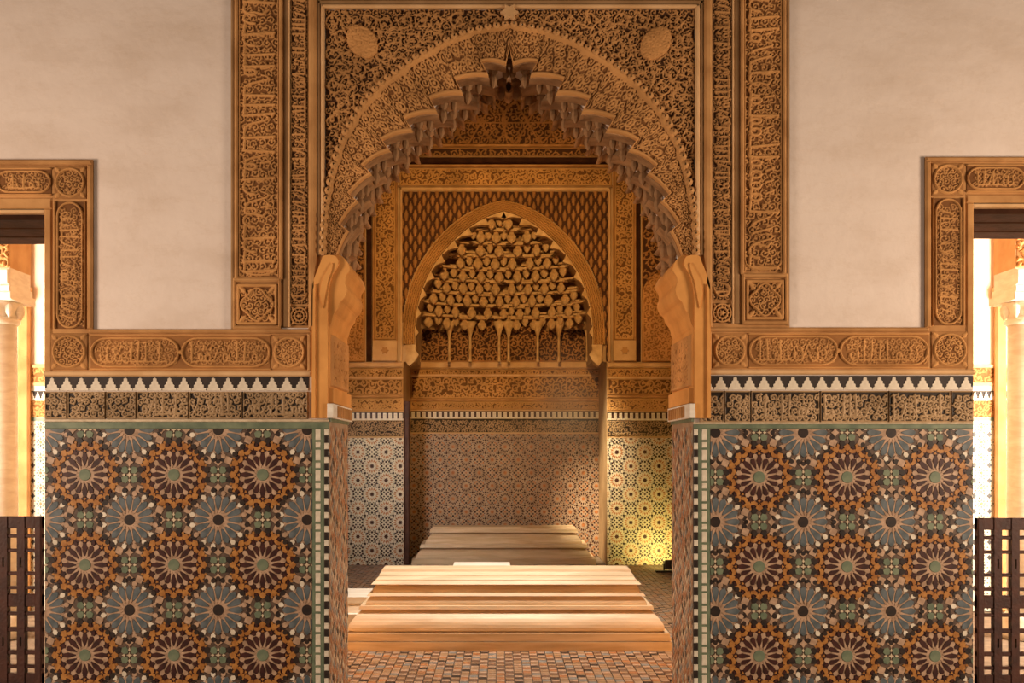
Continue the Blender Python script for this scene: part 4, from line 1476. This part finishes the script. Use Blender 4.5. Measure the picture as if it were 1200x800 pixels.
# sebka spandrels with arch ring
x0, x1, z0, z1 = X(471, DB), X(713, DB), Z(424, DB), Z(224, DB)
cv = Canvas(x1 - x0, z1 - z0, BR); lozenges(0.125, 0.22, 0.04)(cv)
xs = x0 + np.arange(cv.nx) * cv.dx; zs = z0 + np.arange(cv.nz) * cv.dz
of = nout[np.argsort(nout[:, 0])]
zo = np.interp(xs, of[:, 0], of[:, 1], left=-1, right=-1)
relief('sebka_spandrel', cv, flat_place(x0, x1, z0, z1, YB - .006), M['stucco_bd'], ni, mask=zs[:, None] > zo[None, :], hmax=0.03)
lnn = float(np.hypot(*np.diff(nout, axis=0).T).sum()) * .95
cv = Canvas(lnn, 0.17, 0.006)
for k in range(6):
    zz_ = 0.016 + k * 0.0285
    n_ = int(lnn / 0.05)
    cv.line([(i * lnn / n_, zz_ + (0.004 if i % 2 else -0.004)) for i in range(n_ + 1)], 0.0105, 0.04)
ring_ = relief('arch_ring', cv, strip_place(nin, nout, YB - .03), M['stucco_b'], ni, hmax=0.03, sink=0.05)
# scalloped inner fringe of the ring
for sg in (1, -1):
    dN = np.concatenate([[0], np.cumsum(np.hypot(*np.diff(nin_h, axis=0).T))])
    nn = 9
    for k in range(nn):
        A_ = np.array([np.interp(dN[-1] * k / nn, dN, nin_h[:, i]) for i in (0, 1)])
        B_ = np.array([np.interp(dN[-1] * (k + 1) / nn, dN, nin_h[:, i]) for i in (0, 1)])
        tip = B_ + np.array([0.045, -0.10])
        P4 = [A_ + [-.02, .02], A_ + [.01, 0], (A_ + tip) / 2 + [-.02, .02], tip, (tip + B_) / 2 + [-.015, .02], B_ + [-.01, .03]]
        if sg < 0: P4 = [np.array(nm_) for nm_ in [(2 * NAX - p[0], p[1]) for p in P4]]
        tri_prism('scallop', [(float(p[0]), float(p[1])) for p in P4], YB - .02, YB + .10, M['muq_b'], ni)
    # little corbels carrying the ring
    c = [(476, 404), (488, 404), (487, 410), (491, 416), (487, 423), (480, 429), (476, 424)]
    P4 = [(X(a, DB), Z(b, DB)) for a, b in c]
    if sg < 0: P4 = [(2 * NAX - p[0], p[1]) for p in P4]
    tri_prism('corbel', P4, YB - .06, YB + .15, M['muq_b'], ni)

# honeycomb: tiers of buds under small hoods, stepping forward with height
def bud_mesh(wd, ht):
    prof = [(0.10, 0.0), (0.62, 0.16), (1.0, 0.42), (0.95, 0.62), (0.55, 0.80), (0.50, 1.0)]
    v = []; f = []; n = 8
    for r, z in prof:
        for i in range(n):
            a = 2 * PI * i / n + PI / 8
            v.append((r * wd * .5 * math.cos(a), r * wd * .42 * math.sin(a), z * ht))
    for k in range(len(prof) - 1):
        for i in range(n):
            j = (i + 1) % n
            f.append((k * n + i, k * n + j, (k + 1) * n + j, (k + 1) * n + i))
    f.append(tuple(reversed(range(n)))); f.append(tuple(range((len(prof) - 1) * n, len(prof) * n)))
    # square tray on the bud's head
    b = len(v); q = wd * .62; t0, t1 = ht, ht * 1.16
    v += [(-q, -q * .7, t0), (q, -q * .7, t0), (q, q, t0), (-q, q, t0), (-q, -q * .7, t1), (q, -q * .7, t1), (q, q, t1), (-q, q, t1)]
    f += [(b, b + 1, b + 2, b + 3)[::-1], (b + 4, b + 5, b + 6, b + 7), (b, b + 1, b + 5, b + 4), (b + 1, b + 2, b + 6, b + 5), (b + 2, b + 3, b + 7, b + 6), (b + 3, b, b + 4, b + 7)]
    return v, f


v, f = bud_mesh(0.125, 0.165)
bud = bpy.data.meshes.new('muqarnas_bud'); bud.from_pydata(v, [], f); bud.update(); bud.materials.append(M['muq_b'])


def half_at(z):
    """half width of the niche opening at height z"""
    if z <= nin_h[0][1]: return NAX - nin_h[0][0]
    if z >= nin_h[-1][1]: return 0.0
    return NAX - np.interp(z, nin_h[:, 1], nin_h[:, 0])


zt0, zt1 = Z(384, DB + .9), nin_h[-1][1]
rows = 9
dz = (zt1 - 0.20 - zt0) / (rows - 1)


def ell(hw, dep, k0, off):
    """plan of a tier: shallow half ellipse opening to the front"""
    return [(hw * math.sin(a), dep * (.40 + .60 * math.cos(a)) + off) for a in np.linspace(-PI / 2, PI / 2, 15)]


for r_ in range(rows):
    q = r_ / (rows - 1)
    zr = zt0 + dz * r_
    dep = (1 - q ** 1.3) * 0.86           # how far this tier's middle lies behind the wall face
    hw = max(0.07, half_at(zr + 0.10) - 0.02)
    n = max(2, int(round(2 * hw / 0.135)))
    if (n + r_) % 2: n += 1
    # hollow back and thin shelf of the tier
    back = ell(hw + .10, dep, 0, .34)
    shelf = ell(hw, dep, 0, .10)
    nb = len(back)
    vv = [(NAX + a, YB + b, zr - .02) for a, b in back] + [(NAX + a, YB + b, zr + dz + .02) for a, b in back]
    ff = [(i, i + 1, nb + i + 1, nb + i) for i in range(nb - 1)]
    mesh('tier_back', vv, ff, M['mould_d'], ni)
    zs0 = zr + dz * .97
    vv = [(NAX + a, YB + b, zs0) for a, b in back] + [(NAX + a, YB + b, zs0) for a, b in shelf]
    vv += [(x_, y_, z_ + .028) for x_, y_, z_ in vv]
    ff = []
    for i in range(nb - 1):
        ff += [(i, i + 1, nb + i + 1, nb + i), (2 * nb + i, 3 * nb + i, 3 * nb + i + 1, 2 * nb + i + 1), (nb + i, nb + i + 1, 3 * nb + i + 1, 3 * nb + i)]
    mesh('tier_shelf', vv, ff, M['muq_b'], ni)
    for i in range(n):
        sx = -1 + 2 * (i + .5) / n
        yb = dep * (.40 + .60 * math.sqrt(max(0, 1 - sx * sx)))
        low = (i + r_) % 2 == 0
        if not low and random.random() < .16: continue          # open dark cell
        o = bpy.data.objects.new('muqarnas_bud', bud); col.objects.link(o); o.parent = ni
        o.location = Vector((NAX + sx * hw * .97, YB + yb + (.10 if low else .17), zr + (-.035 if low else .03))) - ni.location
        o.rotation_euler = (0, 0, -sx * .6)
        k_ = random.uniform(.92, 1.12) * (1.08 if low else .92); o.scale = (k_, k_, random.uniform(.95, 1.12))
# colonettes with branching heads
for cpx in (491, 526.5, 551, 585, 596, 630, 655, 688):
    d_c = 15.0; yc = d_c + CAMY
    cx = X(cpx, d_c)
    lathe('colonette', [(.028, Z(424, d_c)), (.028, Z(422, d_c)), (.02, Z(421, d_c)), (.02, Z(394, d_c)), (.032, Z(391, d_c)), (.05, Z(386, d_c)), (.10, Z(377, d_c))], cx, yc, M['muq_b'], ni, 10)
# carved back between the colonettes and ledge
xa, xb = X(484, DR), X(699, DR)
cv = Canvas(xb - xa, Z(375, DR) - Z(424, DR), BR); fine(0.10)(cv)
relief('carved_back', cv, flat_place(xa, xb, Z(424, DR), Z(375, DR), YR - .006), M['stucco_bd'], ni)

# frame around the niche
fr = thing('niche_frame', 'tall carved stucco frame of pilasters and frieze around the muqarnas niche', 'frame', (NAX, YB, Z(424, DB)))
for a, b in ((469, 471.5), (713, 715.5)):
    bx_('listel', a, b, 220, 424, .035, M['mould_l'], fr)
bx_('listel', 469, 715.5, 220, 223, .035, M['mould_l'], fr)
for a, b in ((437, 466), (718, 745)):
    carve_rect('carved_pilaster', a + 2, b - 2, 196, 398, fine(0.085), M['stucco_b'], fr, DB, YB - .02, BR, 0.016)
    bx_('pilaster_edge', a, a + 2, 194, 424, .05, M['mould'], fr); bx_('pilaster_edge', b - 2, b, 194, 424, .05, M['mould'], fr)
    blk = bx_('pilaster_block', a, b, 399, 423, .055, M['mould_l'], fr)
    cxm = X((a + b) / 2, DB); czm = Z(411, DB)
    prism('rosette', rot(star(.06, .6, 6), 0, cxm, czm), YB - .075, YB - .05, M['mould'], blk)
carve_rect('carved_frieze', 468, 717, 197, 218, fine(0.085), M['stucco_b'], fr, DB, YB - .02, BR, 0.016)
bx_('frieze_edge', 466, 718, 193.5, 196.5, .05, M['mould'], fr); bx_('frieze_edge', 466, 718, 217.5, 220, .03, M['mould_d'], fr)
for a, b in ((429, 436), (746, 751)):
    bx_('dark_channel', a, b, 170, 424, .006, M['beam'], fr)

bm_ = thing('cedar_beam', 'dark cedar beam across the wall above the far niche', 'beam', (NAX, YB, Z(193, DB)))
box('beam_body', X(425, DB), X(757, DB), YB - .14, YB, Z(193.5, DB), Z(187, DB), M['beam'], bm_, .02)
bx_('beam_listel', 425, 757, 186, 188, .16, M['mould_d'], bm_)
ty = thing('carved_tympanum', 'dark carved stucco wall with star lattice above the cedar beam', 'wall panel', (NAX, YB, Z(185, DB)))
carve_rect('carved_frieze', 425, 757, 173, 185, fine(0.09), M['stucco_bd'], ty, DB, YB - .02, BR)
bx_('listel', 425, 757, 169.5, 172.5, .04, M['mould'], ty)


def fn_star(cv):
    cv.foliage(0.12, 0.018, 0.010)
    for i in range(6):
        cx = cv.w * (i + .5) / 6
        for k in range(3):
            cz = 0.3 + k * 0.9
            for n in range(3):
                a = n * PI / 3
                cv.line([(cx - .62 * math.cos(a), cz - .62 * math.sin(a)), (cx + .62 * math.cos(a), cz + .62 * math.sin(a))], .012, .03)
            cv.ring(cx, cz, .36, .012, .03, 12)


carve_rect('star_lattice', 425, 757, 20, 169, fn_star, M['stucco_bd'], ty, DB, YB - .01, 0.013, 0.03)
# blind arches beside the frame
for a, b, lab in ((392, 428, 'left'), (752, 806, 'right')):
    t = thing('blind_arch', 'carved blind arch panel %s of the niche frame' % lab, 'wall panel', (X((a + b) / 2, DB), YB, Z(424, DB)), 'blind arches')
    x0, x1, z0, z1 = X(a, DB), X(b, DB), Z(424, DB), Z(318, DB)
    cv = Canvas(x1 - x0, z1 - z0, BR); fine(0.08)(cv)
    xs = np.arange(cv.nx) * cv.dx; zs = np.arange(cv.nz) * cv.dz
    hwid = cv.w / 2
    ar = cv.h - hwid * 1.1
    lim = ar + hwid * 1.1 * np.sqrt(np.clip(1 - (np.abs(xs - hwid) / hwid) ** 2.4, 0, 1))
    relief('arch_field', cv, flat_place(x0, x1, z0, z1, YB - .06), M['stucco_l'], t, mask=zs[:, None] < lim[None, :], sink=.06, hmax=.016)
    carve_rect('arch_spandrel', a, b, 172, 424, fine(0.13, .024), M['stucco_bd'], t, DB, YB - .004, BR, 0.024)

# lower wall bands: cornice, carved frieze, merlons, dark inscription, mosaic; on both flanks and in the recess
def lower_bands(label, a, b, y, d, rows_, bed, tint, flank):
    t = thing('tile_dado', label, 'tile dado', (X((a + b) / 2, d), y, 0), 'chamber dados')
    c0, c1, f0, f1, l1, m1, k1, g1 = rows_
    bx_('cornice', a, b, c0, c1, .06, M['mould_l'], t, y, d, .02)
    carve_rect('carved_frieze', a, b, c1, f0, fine(.07), M['stucco_b'], t, d, y - .012, BR, .016)
    carve_rect('carved_frieze', a, b, f0, f1, fine(.10, .02), M['stucco_b'], t, d, y - .012, BR, .02)
    bx_('listel', a, b, f0 - 1.2, f0 + 1.2, .04, M['mould_l'], t, y, d)
    bx_('listel', a, b, f1, f1 + 3, .04, M['mould'], t, y, d)
    carve_rect('carved_frieze', a, b, f1 + 3, l1 - 1.5, fine(.06), M['stucco_b'], t, d, y - .012, BR, .016)
    bx_('listel', a, b, l1 - 1.5, l1, .03, M['mould_l'], t, y, d)
    bx_('merlon_ground', a, b, l1, m1, .006, M['t_maroon'], t, y, d, 0)
    x0, x1 = X(a, d), X(b, d)
    n = max(4, int(round((b - a) / 6.4)))
    wd = (x1 - x0) / n; hz = Z(l1, d) - Z(m1, d)
    me = None
    for i in range(n):
        if me is None:
            v, f = cbox(-wd * .3, wd * .3, -.014, 0, 0, hz * .92, .004)
            o = mesh('merlon', v, f, M['t_white'], t); me = o.data
        else:
            o = bpy.data.objects.new('merlon', me); col.objects.link(o); o.parent = t
        o.location = Vector((x0 + (i + .5) * wd, y - .006, Z(m1, d))) - t.location
    bx_('merlon_base', a, b, m1 - 1.6, m1 + .4, .015, M['t_white'], t, y, d, .003)

    def dk(cv): cv.foliage(.07, .009, .006)
    carve_rect('inscription_band', a, b, m1 + .6, k1, dk, M['black_carved'], t, d, y - .008, BR, .014)
    zb = Z(662, d) if flank else 0.0
    zt = Z(g1, d)
    sm = []
    for k in range(16):
        q = k * PI / 8
        sm.append(('small', rot(kite(13, 19, 27, 6), q), tint[0]))
    for k in range(8):
        q = k * PI / 4
        sm.append(('small', rot(disc(4.6, 6), 0, *rot([(36, 0)], q)[0]), tint[1]))
        sm.append(('small', rot(disc(4.2, 6), 0, *rot([(44, 0)], q + PI / 8)[0]), tint[2]))
        sm.append(('small', rot(kite(29, 33, 39, 5), q + PI / 8), tint[3]))
    sm.append(('small', star(9.5, .62, 8), tint[2]))
    for k in range(16):
        q = k * PI / 8 + PI / 16
        sm.append(('small', rot(disc(2.6, 5), 0, *rot([(31, 0)], q)[0]), tint[1]))
    s2 = [('small', star(9, .5, 8), tint[1])]
    for k in range(8):
        s2.append(('small', rot(disc(4.0, 6), 0, *rot([(17, 0)], k * PI / 4)[0]), tint[1] if k % 2 else tint[3]))
    s3 = [('small', star(6, .5, 4), tint[2])]
    for k in range(4):
        s3.append(('small', rot(disc(3.6, 6), 0, *rot([(11, 0)], k * PI / 2 + PI / 4)[0]), tint[1]))
    zellige(t, x0, x1, zb, zt, (x0 + x1) / 2, zt - .2, .40, .40, y, bed, [(0, 0, sm), (.5, .5, sm), (.5, 0, s3), (0, .5, s3)], (), 0, .006)
    if flank:
        bx_('green_plinth', a, b, 662, 669.5, .02, M['t_green'], t, y, d)
    return t


lower_bands('pale mosaic dado on the left flank of the far niche', 366, 473, YB, DB, (425, 431, 443, 463, 483, 492, 511, 513), 'bed_cream', ('t_rust', 't_black', 't_maroon', 't_blue'), True)
lower_bands('yellow lit mosaic dado on the right flank of the far niche', 711.5, 800, YB, DB, (425, 431, 443, 463, 483, 492, 511, 513), 'bed_cream', ('t_rust', 't_black', 't_maroon', 't_blue'), True)
lower_bands('brownish mosaic dado at the back of the far recess', 481, 703, YR, DR, (424, 432, 440, 467, 481.5, 490, 506.5, 508), 'bed_tan', ('t_maroon', 't_maroon', 't_rust', 't_grey'), False)
t = thing('recess_post', 'dark slender wooden post at the left corner of the far recess', 'post', (X(478.5, DB + .1), YB + .1, 0))
box('shaft', X(473.8, DB + .1), X(480, DB + .1), YB + .06, YB + .14, 0.03, Z(472, DB + .1), M['wood'], t, .01)
box('foot', X(473.4, DB + .1), X(480.4, DB + .1), YB + .05, YB + .15, 0, 0.035, M['wood'], t, .006)
box('cap', X(473.4, DB + .1), X(480.4, DB + .1), YB + .05, YB + .15, Z(474, DB + .1), Z(470, DB + .1), M['wood'], t, .006)

# ------------------------------------------------------------------ floodlight on the floor by the right flank
lx, ly = X(786, 13.2), 13.2 + CAMY
t = thing('floodlight', 'small black floodlight on the floor washing the right mosaic yellow', 'floodlight', (lx, ly, 0))
box('base_plate', lx - .20, lx + .16, ly - .06, ly + .05, 0.006, 0.03, M['metal'], t, .006)
for sx in (-.09, .07):
    box('bracket', lx + sx - .01, lx + sx + .01, ly - .02, ly + .02, 0.03, .12, M['metal'], t)
h = mesh('housing', [(lx - .08, ly - .05, .06), (lx + .06, ly - .05, .06), (lx + .06, ly + .02, .04), (lx - .08, ly + .02, .04),
                     (lx - .08, ly - .03, .17), (lx + .06, ly - .03, .17), (lx + .06, ly + .06, .13), (lx - .08, ly + .06, .13)],
         [(3, 2, 1, 0), (4, 5, 6, 7), (0, 1, 5, 4), (1, 2, 6, 5), (2, 3, 7, 6), (3, 0, 4, 7)], M['metal'], t)
mesh('lens', [(lx - .07, ly + .027, .05), (lx + .05, ly + .027, .05), (lx + .05, ly + .061, .122), (lx - .07, ly + .061, .122)], [(0, 1, 2, 3)], M['lens'], t)
spot('floodlight_beam', (lx - .01, ly + .09, .12), (lx - .05, YB, .55), 52, (1.0, 0.78, 0.22), 125, 0.8)

# ------------------------------------------------------------------ dusty air in the chamber
hz = box('dusty_air', -0.5, 2.3, 5.4, YR - .15, 0.75, 3.3, None)
hz['kind'] = 'stuff'; hz['label'] = 'thin dusty haze lit inside the tomb chamber'; hz['category'] = 'haze'
vm = bpy.data.materials.new('dusty_air'); vm.use_nodes = True
for n_ in list(vm.node_tree.nodes):
    if n_.type == 'BSDF_PRINCIPLED': vm.node_tree.nodes.remove(n_)
vs_ = vm.node_tree.nodes.new('ShaderNodeVolumeScatter')
vs_.inputs['Color'].default_value = (1.0, 0.92, 0.8, 1); vs_.inputs['Density'].default_value = 0.03; vs_.inputs['Anisotropy'].default_value = 0.3
# thins out to nothing towards the edges of the cloud
N_, L_k = vm.node_tree.nodes, vm.node_tree.links
tc_ = N_.new('ShaderNodeTexCoord')
mp_ = N_.new('ShaderNodeMapping'); mp_.inputs['Location'].default_value = (-1, -1, -1); mp_.inputs['Scale'].default_value = (2, 2, 2)
L_k.new(tc_.outputs['Generated'], mp_.inputs['Vector'])
gr_ = N_.new('ShaderNodeTexGradient'); gr_.gradient_type = 'QUADRATIC_SPHERE'
L_k.new(mp_.outputs['Vector'], gr_.inputs['Vector'])
mu_ = N_.new('ShaderNodeMath'); mu_.operation = 'MULTIPLY'; mu_.inputs[1].default_value = 0.16
L_k.new(gr_.outputs['Fac'], mu_.inputs[0]); L_k.new(mu_.outputs[0], vs_.inputs['Density'])
vm.node_tree.links.new(vs_.outputs[0], vm.node_tree.nodes['Material Output'].inputs['Volume'])
hz.data.materials.append(vm)
